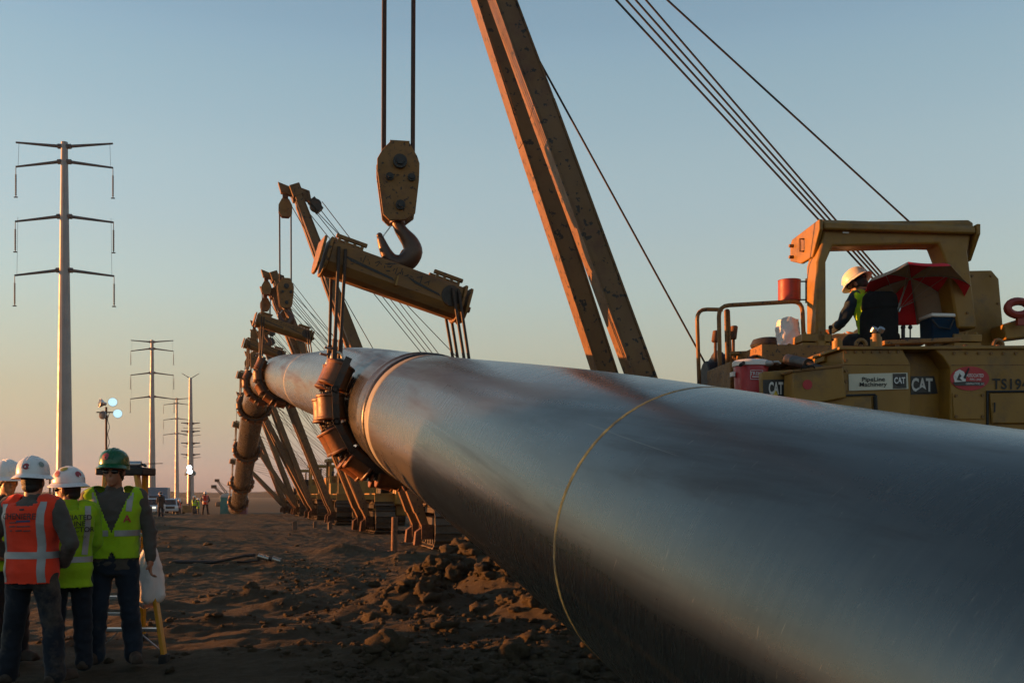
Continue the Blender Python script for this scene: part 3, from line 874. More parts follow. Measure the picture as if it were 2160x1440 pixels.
def boom_leg(root, foot, tip, wide, name='boom_leg'):
    """tapered box leg with flange plates along both edges"""
    d = (tip - foot); x = d.normalized(); n = Vector((0, 1, 0)); n = (n - x * n.dot(x)).normalized(); s = x.cross(n)
    b = MB()
    def sect(p, w, t):
        return [p + s * (a * w / 2) + n * (c * t / 2) for a, c in ((-1, -1), (1, -1), (1, 1), (-1, 1))]
    secs = [sect(foot, wide * 0.75, 0.28), sect(foot + d * 0.06, wide, 0.34), sect(foot + d * 0.55, wide, 0.34), sect(tip, wide * 0.72, 0.26)]
    vs = [q for sc in secs for q in sc]; fs = [(3, 2, 1, 0), (12, 13, 14, 15)]
    for i in range(3):
        for k in range(4):
            fs.append((i * 4 + k, i * 4 + (k + 1) % 4, i * 4 + 4 + (k + 1) % 4, i * 4 + 4 + k))
    b.add(vs, fs)
    o = b.build(name, M['boom'], root, bevel=0.008)
    for sg in (-1, 1):
        b = MB(); b.bar(foot + d * 0.05 + s * sg * (wide / 2 + 0.008), foot + d * 0.555 + s * sg * (wide / 2 + 0.008), 0.36, 0.02, s); b.bar(foot + d * 0.556 + s * sg * (wide / 2 + 0.008), foot + d * 0.97 + s * sg * (wide * 0.37 + 0.006), 0.34, 0.02, s); b.build('flange_plate', M['boom'], o)
    return o

def build_boom(root, tip, wide=0.28, spread=0.95, blk_drop=None, gantry=(0.95, 0.25, 2.95), winch=(-0.9, 1.1, 2.3), cable_r=0.011, FOOT_U=FOOT_U, tb_dx=-0.30):
    """A-frame boom from the left track to tip (all in the machine's frame) with its ropes"""
    for sv in (-1, 1):
        f = Vector((FOOT_U, sv * spread, 0.62)); t = tip + Vector((0, sv * 0.21, 0))
        boom_leg(root, f, t, wide)
        b = MB(); b.box((FOOT_U + 0.02, sv * spread - 0.22, 0.5), (0.34, 0.05, 0.42)); b.box((FOOT_U + 0.02, sv * spread + 0.22, 0.5), (0.34, 0.05, 0.42)); b.box((FOOT_U + 0.1, sv * spread, 0.45), (0.12, 0.5, 0.3)); b.cyl((FOOT_U, sv * spread - 0.2, 0.64), (FOOT_U, sv * spread + 0.2, 0.64), 0.1, n=14)
        b.prism([(FOOT_U - 0.13, sv * spread - 0.16, 0.62), (FOOT_U - 0.30, sv * spread - 0.16, 0.5), (FOOT_U - 0.34, sv * spread - 0.16, 0.12), (FOOT_U - 0.13, sv * spread - 0.16, 0.12)], (0, 0.32, 0))
        b.build('foot_bracket', M['rust'], root, bevel=0.01)
    hd = MB()
    up = (tip - Vector((FOOT_U, 0, 0.62))).normalized(); s = up.cross(Vector((0, 1, 0)))
    hd.bar(tip - Vector((0, 0.36, 0)), tip + Vector((0, 0.36, 0)), 0.3, 0.34, up)
    hd.prism([tip + up * 0.1 + s * -0.0 + Vector((0, -0.12, 0)), tip + up * 0.25 - Vector((0.42, 0.12, 0)) + V(0, 0, 0.02), tip + up * 0.02 - Vector((0.42, 0.12, 0.05)), tip - up * 0.15 + Vector((0, -0.12, 0))], (0, 0.24, 0))
    hd.prism([tip + up * 0.22 + Vector((0, -0.1, 0)), tip + up * 0.2 + Vector((0.45, -0.1, -0.12)), tip + Vector((0.45, -0.1, -0.3)), tip - up * 0.1 + Vector((0.05, -0.1, 0))], (0, 0.2, 0))
    hd.build('boom_head', M['boom'], root, bevel=0.01)
    # boom line sheave block at the head
    sb = tip + Vector((0.55, 0, -0.32)); g = Vector(gantry); dl = (g - sb).normalized()
    b = MB(); b.cyl(sb - V(0, 0.13, 0), sb + V(0, 0.13, 0), 0.17, n=18); b.bar(sb - dl * 0.2, sb + dl * 0.2, 0.34, 0.2); b.build('line_sheave', M['dark_steel'], root)
    # top block carrying the load falls
    tb = tip + Vector((tb_dx, 0, -0.42))
    b = MB(); b.cyl(tb + V(0, 0, 0.45), tb + V(0, 0, 0.18), 0.06, n=10); b.box(tb + V(0, 0, 0.3), (0.16, 0.16, 0.12)); b.build('swivel', M['rust'], root)
    b = MB()
    pr = [(-0.10, 0.26), (0.10, 0.26), (0.19, 0.08), (0.19, -0.12), (0.10, -0.25), (-0.10, -0.25), (-0.19, -0.12), (-0.19, 0.08)]
    for off in (-0.11, 0.07):
        b.prism([tb + V(a, off, c - 0.05) for a, c in pr], (0, 0.04, 0))
    b.cyl(tb + V(0, -0.14, -0.08), tb + V(0, 0.14, -0.08), 0.06, n=12)
    b.cyl(tb + V(0, -0.06, -0.08), tb + V(0, 0.06, -0.08), 0.17, n=20)
    b.build('top_block', M['yellow_worn'], root)
    # ropes to the gantry on the machine
    off = Vector((0, 0, 1)).cross(dl); off.z = 0; off.normalize(); o2 = dl.cross(off)
    for k, (p, q) in enumerate(((-0.34, -0.17), (-0.14, -0.07), (0.05, 0.02), (0.27, 0.12))):
        b = MB(); b.cyl(sb + off * p * 0.5 + o2 * p, g + off * q * 1.6 + o2 * q * 1.6, cable_r, n=7); b.build('boom_line', M['cable'], root)
    b = MB(); b.cyl(tip + up * 0.15, g + Vector((0.85, 0.0, 0.42)), cable_r, n=7); b.build('guy_line', M['cable'], root)
    b = MB(); b.cyl(tip + Vector((-0.28, 0.05, -0.1)), Vector(winch), cable_r, n=7); b.build('hoist_line', M['cable'], root)
    return tb

def build_body():
    """simple but complete superstructure shared by the machines further along"""
    root = empty('pipelayer_crane')
    b = MB(); b.box((0, 0.1, 1.2), (1.7, 4.0, 0.9)); b.box((0, -1.95, 1.75), (1.9, 0.9, 1.1)); b.build('hull', M['yellow'], root, bevel=0.04)
    b = MB(); b.prism([(-0.62, y, z) for y, z in ((0.55, 1.6), (2.25, 1.6), (2.25, 2.55), (2.1, 2.7), (0.55, 2.8))], (1.24, 0, 0)); b.build('engine_hood', M['yellow'], root, bevel=0.03)
    b = MB()
    for k in range(9):
        b.box((0, 2.262, 1.7 + k * 0.1), (1.05, 0.03, 0.05))
    b.build('grille', M['black'], root)
    b = MB(); b.cyl((0.2, 1.5, 2.7), (0.2, 1.5, 3.45), 0.075, n=12); b.cyl((0.2, 1.5, 3.45), (0.2, 1.42, 3.6), 0.075, n=12); b.cyl((-0.25, 1.3, 2.7), (-0.25, 1.3, 3.0), 0.12, n=14); b.cyl((-0.25, 1.3, 3.0), (-0.25, 1.3, 3.12), 0.19, 0.16, n=14); b.build('exhaust_stack', M['black'], root)
    for u in (-1.28, 1.28):
        b = MB(); b.box((u, -0.4, 1.62), (0.86, 3.4, 0.05)); b.box((u, -2.0, 1.45), (0.86, 0.05, 0.35)); b.build('fender', M['yellow'], root)
    for u in (-0.82, 0.82):
        for v in (-1.45, -0.35):
            b = MB(); b.bar((u, v, 1.9), (u * 0.97, v, 3.62), 0.16, 0.13, (0, 1, 0)); b.build('canopy_post', M['yellow'], root, bevel=0.02)
    b = MB(); b.prism([(-0.98, y, z) for y, z in ((-1.62, 3.62), (-0.18, 3.62), (-0.18, 3.76), (-0.4, 3.84), (-1.5, 3.84), (-1.62, 3.76))], (1.96, 0, 0)); b.build('canopy', M['yellow'], root, bevel=0.02)
    b = MB(); b.box((-0.1, -0.75, 2.05), (0.52, 0.5, 0.5)); b.box((-0.1, -1.0, 2.6), (0.5, 0.14, 0.75)); b.build('seat', M['seat'], root, bevel=0.05)
    for k in range(3):
        b = MB(); b.cyl((-0.55 + k * 0.12, -0.3, 1.9), (-0.55 + k * 0.12, -0.25, 2.5), 0.014, n=6); b.ball((-0.55 + k * 0.12, -0.25, 2.52), 0.03, 8, 6); b.build('control_lever', M['black'], root)
    b = MB(); b.cyl((-0.95, 0.75, 1.95), (-0.35, 0.75, 1.95), 0.3, n=20); b.cyl((-1.0, 0.75, 1.95), (-0.95, 0.75, 1.95), 0.42, n=20); b.cyl((-0.35, 0.75, 1.95), (-0.3, 0.75, 1.95), 0.42, n=20); b.build('winch_drum', M['dark_steel'], root)
    b = MB(); b.prism([(0.78, y, z) for y, z in ((-0.3, 1.6), (0.9, 1.6), (0.75, 2.9), (0.5, 3.1), (0.0, 3.1), (-0.15, 2.9))], (0.06, 0, 0)); b.prism([(1.12, y, z) for y, z in ((-0.3, 1.6), (0.9, 1.6), (0.75, 2.9), (0.5, 3.1), (0.0, 3.1), (-0.15, 2.9))], (0.06, 0, 0)); b.cyl((0.7, 0.25, 2.95), (1.25, 0.25, 2.95), 0.09, n=12); b.build('gantry', M['yellow'], root, bevel=0.01)
    b = MB(); b.box((2.15, 0.1, 1.25), (0.62, 2.2, 1.1)); b.box((2.1, 0.1, 1.85), (0.5, 1.7, 0.2)); b.build('counterweight', M['yellow_worn'], root, bevel=0.05)
    for v in (-0.6, 0.8):
        b = MB(); b.bar((0.8, v, 1.5), (2.0, v, 1.2), 0.16, 0.2); b.cyl((0.85, v + 0.15, 1.9), (1.95, v + 0.15, 1.4), 0.06, n=10); b.build('counterweight_arm', M['yellow_worn'], root)
    for u in (-1.62, -0.95):
        b = MB(); b.tube([(u, -2.1, 1.6), (u, -2.1, 2.6), (u, -2.0, 2.72), (u, -1.5, 2.72), (u, -1.4, 2.6), (u, -1.4, 1.65)], 0.022, 8); b.build('handrail', M['yellow'], root)
    return root

# ------------------------------------------------------------------ the first machine, with the signs
MY = RAD(6.0)
MO = Vector((3.85, 11.85, 0.36))
mc = empty('pipelayer_crane', MO, MY, 'yellow pipelayer crane with signboards, open canopy and umbrella beside the pipe', 'crane', 'pipelayer cranes along the pipe')
def PP(px, py, v):
    u, z = at_plane(MO, MY, px, py, v)
    return Vector((u, v, z))
MINV = (Matrix.Translation(MO) @ Matrix.Rotation(MY, 4, 'Z')).inverted()
def panel(name, pts, v, depth, material, parent=None, bevel=0.012):
    """plate facing the back of the machine, outlined in pixels on plane v, pushed forward by depth"""
    b = MB(); b.prism([PP(x, y, v) for x, y in pts], (0, depth, 0))
    return b.build(name, material, parent or mc, bevel=bevel)
def decal(name, pts, v, material, parent, th=0.004):
    b = MB(); b.prism([PP(x, y, v - 0.001) for x, y in pts], (0, -th, 0)); return b.build(name, material, parent)
def sign_text(name, s, px, py, v, h_px, material, parent, bold=0.0, w_px=None, out=0.007, align='CENTER', spacing=1.0, line=1.0, tilt=0.0):
    c = PP(px, py, v); k = (PP(px, py - 50, v) - PP(px, py + 50, v)).z / 100
    vs, fs = text_mesh(s, 1.0, bold, 1.0, align, spacing, line)
    ys = [q.y for q in vs]; xs = [q.x for q in vs]
    sc = h_px * k / (max(ys) - min(ys)); sx = sc
    if w_px: sx = w_px * k * 1.02 / (max(xs) - min(xs))
    vs = [Vector((q.x * sx, q.y * sc, 0)) for q in vs]
    b = MB(); b.add(vs, fs, flat_frame(c, (math.cos(tilt), 0, math.sin(tilt)), (-math.sin(tilt), 0, math.cos(tilt)), out)); return b.build(name, material, parent, smooth=0)

for u in (-1.36, 1.36):
    build_track(mc, u, True)
b = MB(); b.box((0.05, 0.3, 1.3), (1.8, 4.0, 1.0)); b.build('hull', M['yellow'], mc, bevel=0.04)
b = MB(); b.prism([(-0.62, y, z) for y, z in ((1.6, 1.7), (2.6, 1.7), (2.6, 2.45), (2.4, 2.6), (1.6, 2.65))], (1.24, 0, 0)); b.build('engine_hood', M['yellow'], mc, bevel=0.03)
# rear tanks and panels
tank = panel('fuel_tank', [(1778, 733), (1902, 733), (1921, 768), (1921, 985), (1778, 985)], -1.6, 0.9, M['yellow'])
rec = panel('rear_recess', [(1900, 733), (2010, 733), (2010, 985), (1900, 985)], -1.38, 0.7, M['yellow'])
hyd = panel('hydraulic_tank', [(1967, 733), (2330, 731), (2330, 985), (2004, 985), (2004, 775), (1988, 752)], -1.6, 0.9, M['yellow'])
b = MB(); b.prism([PP(1770, 731, -1.63), PP(2330, 727, -1.63), PP(2330, 735, -1.63), PP(1770, 737, -1.63)], (0, 1.6, 0)); b.build('deck_plate', M['yellow'], mc, bevel=0.006)
panel('access_door', [(2089, 829), (2330, 827), (2330, 893), (2093, 893)], -1.63, 0.03, M['yellow'])
b = MB()
for q0, q1 in (((2083, 826), (2083, 896)), ((2081, 826), (2330, 823))):
    b.cyl(PP(*q0, -1.606), PP(*q1, -1.606), 0.013, n=6)
b.build('door_seal', M['black'], mc)
panel('inspection_plate', [(2010, 829), (2076, 828), (2078, 884), (2012, 884)], -1.615, 0.014, M['yellow'])
panel('lower_drawer', [(1720, 839), (1838, 835), (1842, 905), (1720, 905)], -1.72, 0.30, M['yellow'])
b = MB(); b.cyl(PP(1846, 833, -1.64), PP(1849, 905, -1.64), 0.02, n=6); b.cyl(PP(1716, 836, -1.72), PP(1846, 832, -1.72), 0.012, n=6); b.build('drawer_seal', M['black'], mc)
box_ = panel('tool_box', [(1673, 782), (1778, 770), (1786, 838), (1690, 856), (1672, 838)], -1.78, 0.25, M['yellow'])
panel('tool_box_lid', [(1670, 780), (1780, 767), (1780, 773), (1671, 785)], -1.80, 0.3, M['yellow_worn'], bevel=0.004)
b = MB(); c = PP(1703, 811, -1.78); b.cyl(c + V(0, 0, 0), c - V(0, 0.006, 0), 0.05, n=18); b.build('red_reflector', M['red_decal'], mc)
fend = panel('rear_fender', [(1607, 784), (1674, 779), (1674, 930), (1609, 930)], -1.5, 0.10, M['yellow'])
dec = decal('trim_decal', [(1609, 801), (1674, 799), (1662, 846), (1610, 846)], -1.5, M['decal_black'], fend)
decal('decal_edge', [(1674, 803), (1674, 822), (1660, 846), (1654, 846)], -1.506, M['white_print'], fend)
sign_text('lettering', 'CAT', 1636, 820, -1.506, 27, M['white_print'], fend, 0.035, 31)
decal('decal_triangle', [(1636, 823), (1643, 838), (1629, 838)], -1.512, M['yellow_print'], fend, 0.006)
# signs
sg = decal('sign_board', [(1789, 789), (1913, 786), (1915, 820), (1790, 824)], -1.6, M['sign_white'], tank, 0.012)
sign_text('lettering', 'PipeLine', 1842, 800, -1.614, 11.5, M['ink'], sg, 0.014, 49, tilt=0.025)
sign_text('lettering', 'Machinery', 1841, 810.5, -1.614, 11.5, M['ink'], sg, 0.014, 59, tilt=0.025)
decal('logo_square', [(1883, 788), (1911, 787.4), (1912, 818), (1884, 819)], -1.614, M['decal_black'], sg)
sign_text('lettering', 'CAT', 1897, 803, -1.62, 14, M['white_print'], sg, 0.035, 24, tilt=0.025)
decal('logo_triangle', [(1897, 804), (1902, 811), (1892, 811)], -1.626, M['decal_black'], sg, 0.006)
lg = decal('logo_decal', [(1921, 793), (1970, 793), (1978, 830), (1921, 832)], -1.38, M['decal_black'], rec)
sign_text('lettering', 'CAT', 1944, 813, -1.386, 29, M['white_print'], lg, 0.035, 46)
decal('logo_triangle', [(1945, 816), (1962, 828), (1928, 828)], -1.395, M['decal_black'], lg, 0.004)
def oval(cx, cy, rx, ry, n=36):
    return [(cx + rx * math.cos(2 * math.pi * k / n), cy - ry * math.sin(2 * math.pi * k / n)) for k in range(n)]
ov = decal('contractor_badge', oval(2045, 798, 41, 25.5), -1.6, M['red_decal'], hyd, 0.006)
decal('badge_emblem', [(2014, 806), (2011, 794), (2015, 784), (2024, 779), (2033, 784), (2037, 795), (2036, 807)], -1.607, M['white_print'], ov)
decal('badge_bar', [(2010, 806), (2040, 804), (2077, 806), (2072, 813), (2014, 813)], -1.6075, M['decal_black'], ov)
decal('badge_boom', [(2032, 796), (2043, 775), (2045, 777), (2036, 799)], -1.612, M['ink'], ov)
decal('badge_emblem_detail', [(2018, 801), (2024, 787), (2028, 793), (2024, 797), (2030, 803)], -1.612, M['decal_black'], ov, 0.003)
sign_text('lettering', 'ASSOCIATED', 2056, 792, -1.607, 7, M['white_print'], ov, 0.012, 38)
sign_text('lettering', 'PIPE LINE', 2057, 800.5, -1.607, 4.5, M['white_print'], ov, 0.0, 25)
sign_text('lettering', 'CONTRACTORS, INC.', 2057, 809.5, -1.6135, 5, M['white_print'], ov, 0.006, 41, out=0.003)
sign_text('unit_number', 'TS194', 2131, 811, -1.6, 23, M['ink'], hyd, 0.02, 80, spacing=1.1)
# deck furniture along the back edge
b = MB(); b.prism([PP(1739, 741, -1.2), PP(1768, 737, -1.2), PP(1778, 762, -1.2), PP(1737, 762, -1.2)], (0, 0.4, 0)); b.build('step_box', M['yellow'], mc, bevel=0.01)
c = PP(1766, 737, -1.0); b = MB(); b.cyl(c - V(0, 0, 0.05), c + V(0, 0, 0.09), 0.055, n=16); b.cyl(c + V(0, 0, 0.09), c + V(0, 0, 0.12), 0.035, n=12); b.build('filler_neck', M['yellow'], mc)
c = PP(1848, 735, -1.1); b = MB(); b.cyl(c - V(0, 0, 0.05), c + V(0, 0, 0.12), 0.06, n=16); b.cyl(c + V(0, 0, 0.12), c + V(0, 0, 0.16), 0.045, n=14); b.build('breather', M['yellow'], mc)
for dx in (-0.045, 0.035):
    b = MB(); b.cyl(c + V(dx, -0.02, 0.18), c + V(dx + 0.01, -0.05, 0.215), 0.034, n=14); b.build('dial_gauge', M['alu'], mc)
b = MB(); b.bar(PP(1860, 724, -0.9), PP(2022, 717, -0.9), 0.12, 0.05); b.build('deck_rail', M['yellow_worn'], mc, bevel=0.01)
for px in (1816, 1893, 1975, 2036, 2105):
    c = PP(px, 733, -1.5); b = MB(); b.cyl(c, c + V(0, 0, 0.03), 0.022, n=6); b.build('bolt_head', M['rust'], mc)
for px in (1816, 2105):
    c = PP(px, 735, -1.45); b = MB(); b.tube([c + V(0.055 * math.cos(q), 0, 0.06 * math.sin(q) + 0.03) for q in [math.pi * k / 8 for k in range(9)]], 0.022, 7); b.build('lifting_eye', M['yellow_worn'], mc)
# roll-over canopy: two portal frames and a roof slab
out_ = [(1730, 551), (1702, 553), (1700, 756), (1743, 756), (1742, 552), (1756, 518), (1978, 513), (1997, 560), (2018, 690), (2064, 690), (2046, 535), (2057, 470), (2048, 463), (1748, 467), (1732, 478)]
frame_rear = [(1738, 478), (1748, 467), (2044, 463), (2055, 470), (2042, 530), (2062, 692), (2020, 692), (1998, 560), (1980, 514), (1757, 519), (1743, 552), (1744, 748), (1722, 750), (1722, 552), (1731, 520)]
def rop(pts, v, dep, nm):
    b = MB(); b.prism([Vector((PP(x, y, -0.02).x, v, PP(x, y, -0.02).z)) for x, y in pts], (0, dep, 0)); return b.build(nm, M['yellow'], mc, bevel=0.025)
rop(frame_rear, -0.02, 0.30, 'canopy_frame')
rz = PP(1740, 466, -0.02).z
ul = PP(1728, 470, -0.02).x; ur = PP(2056, 470, -0.02).x
b = MB(); b.prism([(ul + 0.03, y, z) for y, z in ((-0.10, rz - 0.05), (-0.02, rz + 0.012), (0.62, rz + 0.012), (0.74, rz - 0.06), (0.74, rz - 0.12), (-0.10, rz - 0.12))], (ur - ul - 0.06, 0, 0)); b.build('canopy_roof', M['yellow'], mc, bevel=0.02)
# side plates that close the roof, left and right
for uu, dx in ((ul - 0.035, 0.05), (ur - 0.02, 0.05)):
    b = MB(); b.prism([(uu, y, z) for y, z in ((-0.10, rz + 0.0), (0.74, rz - 0.03), (0.80, rz - 0.09), (0.80, rz - 0.29), (0.46, rz - 0.40), (0.10, rz - 0.40), (-0.10, rz - 0.12))], (dx, 0, 0)); sp = b.build('side_plate', M['yellow'], mc, bevel=0.012)
    if dx and uu < 0:
        b = MB(); b.tube([(uu - 0.0, 0.36, rz - 0.12), (uu - 0.05, 0.36, rz - 0.12), (uu - 0.05, 0.36, rz - 0.27), (uu, 0.36, rz - 0.27)], 0.012, 6); b.build('grab_handle', M['yellow_worn'], sp)
        for zz in (0.12, 0.26):
            b = MB(); b.cyl((uu, 0.70, rz - zz), (uu - 0.05, 0.70, rz - zz), 0.022, n=8); b.build('plate_pin', M['yellow_worn'], sp)
for px in (1722, 2040):
    for v in (0.13,):
        c = Vector((PP(px, 725, 0).x, v, PP(px, 725, 0).z))
        b = MB(); b.box(c + V(0, 0, 0.07), (0.36, 0.3, 0.09)); b.box(c + V(0, 0, -0.03), (0.34, 0.28, 0.09)); b.box(c + V(0, 0, -0.3), (0.3, 0.26, 0.46))
        for sx in (-0.13, 0.0, 0.13):
            b.cyl(c + V(sx, -0.1, 0.11), c + V(sx, -0.1, 0.145), 0.02, n=6)
        b.build('canopy_foot', M['yellow'], mc, bevel=0.008)
b = MB(); b.box(PP(1784, 488, -0.03), (0.075, 0.006, 0.045)); b.build('data_plate', M['alu'], mc)
# floor, console, seat
b = MB(); zf = PP(1800, 742, 0.2).z; b.box((0.1, 0.35, zf - 0.12), (2.3, 1.5, 0.2)); b.build('cab_floor', M['yellow_worn'], mc)
c = Vector((PP(1860, 700, 0.15).x, 0.15, zf)); b = MB()
b.box(c + V(-0.02, 0.2, 0.12), (0.5, 0.5, 0.24)); b.build('seat_base', M['seat'], mc, bevel=0.05)
b = MB(); b.prism([PP(x, y, -0.05) for x, y in ((1820, 728), (1820, 665), (1830, 640), (1895, 640), (1899, 665), (1899, 728))], (0, 0.13, 0)); b.build('seat_back', M['seat'], mc, bevel=0.05)
b = MB(); b.prism([PP(x, y, -0.06) for x, y in ((1822, 654), (1826, 622), (1836, 613), (1886, 612), (1896, 622), (1899, 650))], (0, 0.12, 0)); b.build('head_rest', M['seat'], mc, bevel=0.04)
for (px, y0, y1, r) in ((1905, 718, 690, 0.03), (1920, 716, 690, 0.012), (1752, 700, 690, 0.02)):
    b = MB(); b.cyl(PP(px, y0 + 20, 0.1), PP(px, y1, 0.1), r * 0.8, n=8); b.ball(PP(px, y1, 0.1), max(r, 0.027), 10, 7); b.build('control_lever', M['black'], mc)
b = MB(); b.box(PP(1918, 722, 0.12), (0.3, 0.2, 0.1)); b.build('lever_console', M['black'], mc, bevel=0.03)
# gantry and counterweight side to the right
b = MB(); b.prism([PP(x, y, 0.55) for x, y in ((2040, 571), (2092, 570), (2107, 588), (2120, 735), (2040, 745))], (0, 0.5, 0)); b.build('gantry_plate', M['yellow'], mc, bevel=0.012)
b = MB(); b.prism([PP(x, y, 0.5) for x, y in ((1955, 600), (1998, 582), (2043, 571), (2043, 740), (1955, 740))], (0, 0.06, 0)); b.build('engine_cowl', M['yellow'], mc, bevel=0.012)
b = MB(); b.prism([PP(x, y, 0.2) for x, y in ((2118, 684), (2215, 652), (2215, 705), (2122, 716))], (0, 0.3, 0)); b.build('counterweight_arm', M['yellow'], mc, bevel=0.015)
b = MB(); b.box((2.75, 0.3, 2.1), (0.7, 2.3, 1.3)); b.build('counterweight', M['yellow_worn'], mc, bevel=0.05)
b = MB(); hc = PP(2148, 650, 0.1); b.tube([hc + V(0.14 * math.cos(q), 0, 0.085 * math.sin(q)) for q in [2 * math.pi * k / 20 for k in range(20)]], 0.05, 8, closed=True, caps=False)
b.box(hc + V(0.03, 0, -0.13), (0.1, 0.05, 0.16)); b.build('red_lifting_ring', M['red_metal'], mc)
# left platform: rails, grips, hoses, winch
def rail(pts, v, r=0.022, nm='handrail', m='yellow_worn'):
    q = [PP(x, y, v) for x, y in pts]
    pts2 = [q[0]]
    for i in range(1, len(q) - 1):          # round the corners
        a = (q[i - 1] - q[i]); c2 = (q[i + 1] - q[i]); k = min(0.13, a.length * 0.45, c2.length * 0.45)
        p0 = q[i] + a.normalized() * k; p1 = q[i] + c2.normalized() * k
        for t in (0, .25, .5, .75, 1):
            pts2.append(p0 * (1 - t) ** 2 + q[i] * 2 * t * (1 - t) + p1 * t * t)
    pts2.append(q[-1])
    b = MB(); b.tube(pts2, r, 10); return b.build(nm, M[m], mc)
rail([(1476, 850), (1470, 652), (1524, 653)], 0.75, 0.025)
rail([(1520, 850), (1516, 645), (1692, 635), (1698, 780)], 0.35, 0.026)
rail([(1536, 860), (1531, 655), (1536, 655), (1545, 860)], 0.55, 0.022)
rail([(1540, 746), (1698, 740)], 0.35, 0.028)
rail([(1548, 752), (1612, 742), (1650, 726)], 0.5, 0.012, 'hydraulic_hose', 'black')
for (px, y0, y1) in ((1511, 697, 722), (1549, 687, 716)):
    b = MB(); b.cyl(PP(px - 2, y1 + 40, 0.6), PP(px - 2, y1, 0.6), 0.02, n=8); b.tube([PP(px - 3, y1, 0.6), PP(px - 3, y1 - 2, 0.6), PP(px, y0 + 2, 0.6), PP(px, y0, 0.6)], [0.03, 0.045, 0.045, 0.03], 12); b.build('lever_grip', M['rust'], mc)
b = MB(); b.cyl(PP(1502, 815, 0.9) + V(-0.1, 0, 0.1), PP(1540, 815, 0.9) + V(0.1, 0, 0.1), 0.22, n=18); b.cyl(PP(1507, 800, 0.9) + V(0, 0, 0), PP(1507, 800, 0.9) + V(0.07, 0, 0), 0.36, n=22); b.prism([PP(x, y, 1.0) for x, y in ((1488, 812), (1497, 765), (1510, 747), (1530, 745), (1545, 760), (1545, 860), (1488, 860))], (0, 0.2, 0)); b.build('winch_housing', M['black'], mc, bevel=0.02)
b = MB(); b.prism([PP(x, y, 0.1) for x, y in ((1598, 757), (1660, 750), (1660, 764), (1600, 768))], (0, 0.25, 0)); b.prism([PP(x, y, 0.2) for x, y in ((1612, 747), (1690, 742), (1690, 756), (1612, 757))], (0, 0.12, 0)); b.build('side_platform', M['yellow'], mc, bevel=0.01)
sign_text('unit_number', '5871', 1622, 752, 0.19, 8, M['white_print'], mc, 0.02, 16)
b = MB(); b.prism([PP(x, y, -0.2) for x, y in ((1540, 762), (1610, 760), (1610, 940), (1540, 940))], (0, 0.9, 0)); b.build('side_deck', M['yellow_worn'], mc, bevel=0.01)
c = PP(1620, 728, 0.9); b = MB(); b.lathe([(0.03, -0.03), (0.21, -0.03), (0.225, 0.0), (0.19, 0.07), (0.12, 0.09), (0.03, 0.09)], 20, Matrix.Translation(c)); b.cyl(c - V(0, 0, 0.3), c - V(0, 0, 0.02), 0.08, n=12); b.build('air_cleaner_cap', M['black'], mc)
b = MB(); b.cyl(PP(1662, 758, -0.9), PP(1706, 768, -1.5), 0.06, n=12); b.cyl(PP(1706, 768, -1.5), PP(1735, 778, -1.7), 0.03, n=10); b.build('hydraulic_ram', M['dark_steel'], mc)
b = MB(); b.tube([PP(1655, 742, 0.1), PP(1658, 730, 0.1), PP(1664, 726, 0.1), PP(1672, 728, 0.1), PP(1675, 742, 0.1)], 0.012, 6); b.box(PP(1664, 747, 0.12), (0.25, 0.2, 0.12)); b.build('latch_box', M['yellow'], mc)
# small fittings: bolts, handle, hinges, hoses, seams
bolt = MB(); bolt.cyl((0, 0.004, 0), (0, -0.014, 0), 0.016, n=6); bolt = bolt.mesh('bolt_head'); bolt.materials.append(M['yellow_worn'])
for px_, py_, v_ in [(1786 + 18 * k, 742, -1.6) for k in range(7)] + [(1784, 760 + 22 * k, -1.6) for k in range(4)] + [(2012 + 26 * k, 745, -1.6) for k in range(6)] + [(2016, 834, -1.615), (2072, 833, -1.615), (2016, 878, -1.615), (2072, 878, -1.615), (1752, 484, -0.02), (1775, 476, -0.02), (2030, 478, -0.02), (1733, 700, -0.02), (2040, 660, -0.02), (2050, 582, 0.55), (2090, 582, 0.55), (2105, 640, 0.55), (2110, 690, 0.55)]:
    o = bpy.data.objects.new('bolt_head', bolt); COL.objects.link(o); o.parent = mc; o.location = PP(px_, py_, v_)
b = MB(); b.tube([PP(2098, 850, -1.635), PP(2098, 850, -1.68), PP(2098, 868, -1.68), PP(2098, 868, -1.635)], 0.009, 6); b.build('door_handle', M['black'], mc)
b = MB(); b.tube([PP(1690, 779, -1.82), PP(1692, 774, -1.86), PP(1716, 771, -1.86), PP(1718, 776, -1.82)], 0.008, 6); b.build('box_handle', M['black'], mc)
for pts_ in ([(1562, 770, -0.7), (1590, 752, -0.3), (1630, 756, 0.0), (1668, 768, -0.4), (1700, 765, -0.8)], [(1700, 748, 0.0), (1720, 762, -0.5), (1738, 768, -0.9), (1762, 758, -1.1)], [(1548, 800, 0.2), (1556, 770, 0.3), (1580, 748, 0.4), (1612, 744, 0.4)]):
    q_ = [PP(*p_) for p_ in pts_]; sm_ = []
    for i_ in range(len(q_) - 1):
        for t_ in (0, .25, .5, .75):
            p0_, p1_, p2_, p3_ = q_[max(i_ - 1, 0)], q_[i_], q_[i_ + 1], q_[min(i_ + 2, len(q_) - 1)]
            sm_.append(p1_ * 1.0 + (p2_ - p0_) * 0.5 * t_ + (p0_ * 2 - p1_ * 5 + p2_ * 4 - p3_) * 0.5 * t_ ** 2 + (p1_ * 3 - p0_ - p2_ * 3 + p3_) * 0.5 * t_ ** 3)
    b = MB(); b.tube(sm_ + [q_[-1]], 0.02, 8); b.build('hydraulic_hose', M['rubber'], mc, smooth=60)
b = MB(); b.bar(PP(1778, 769, -1.602), PP(1920, 769, -1.602), 0.006, 0.006); b.build('weld_seam', M['yellow_worn'], tank)
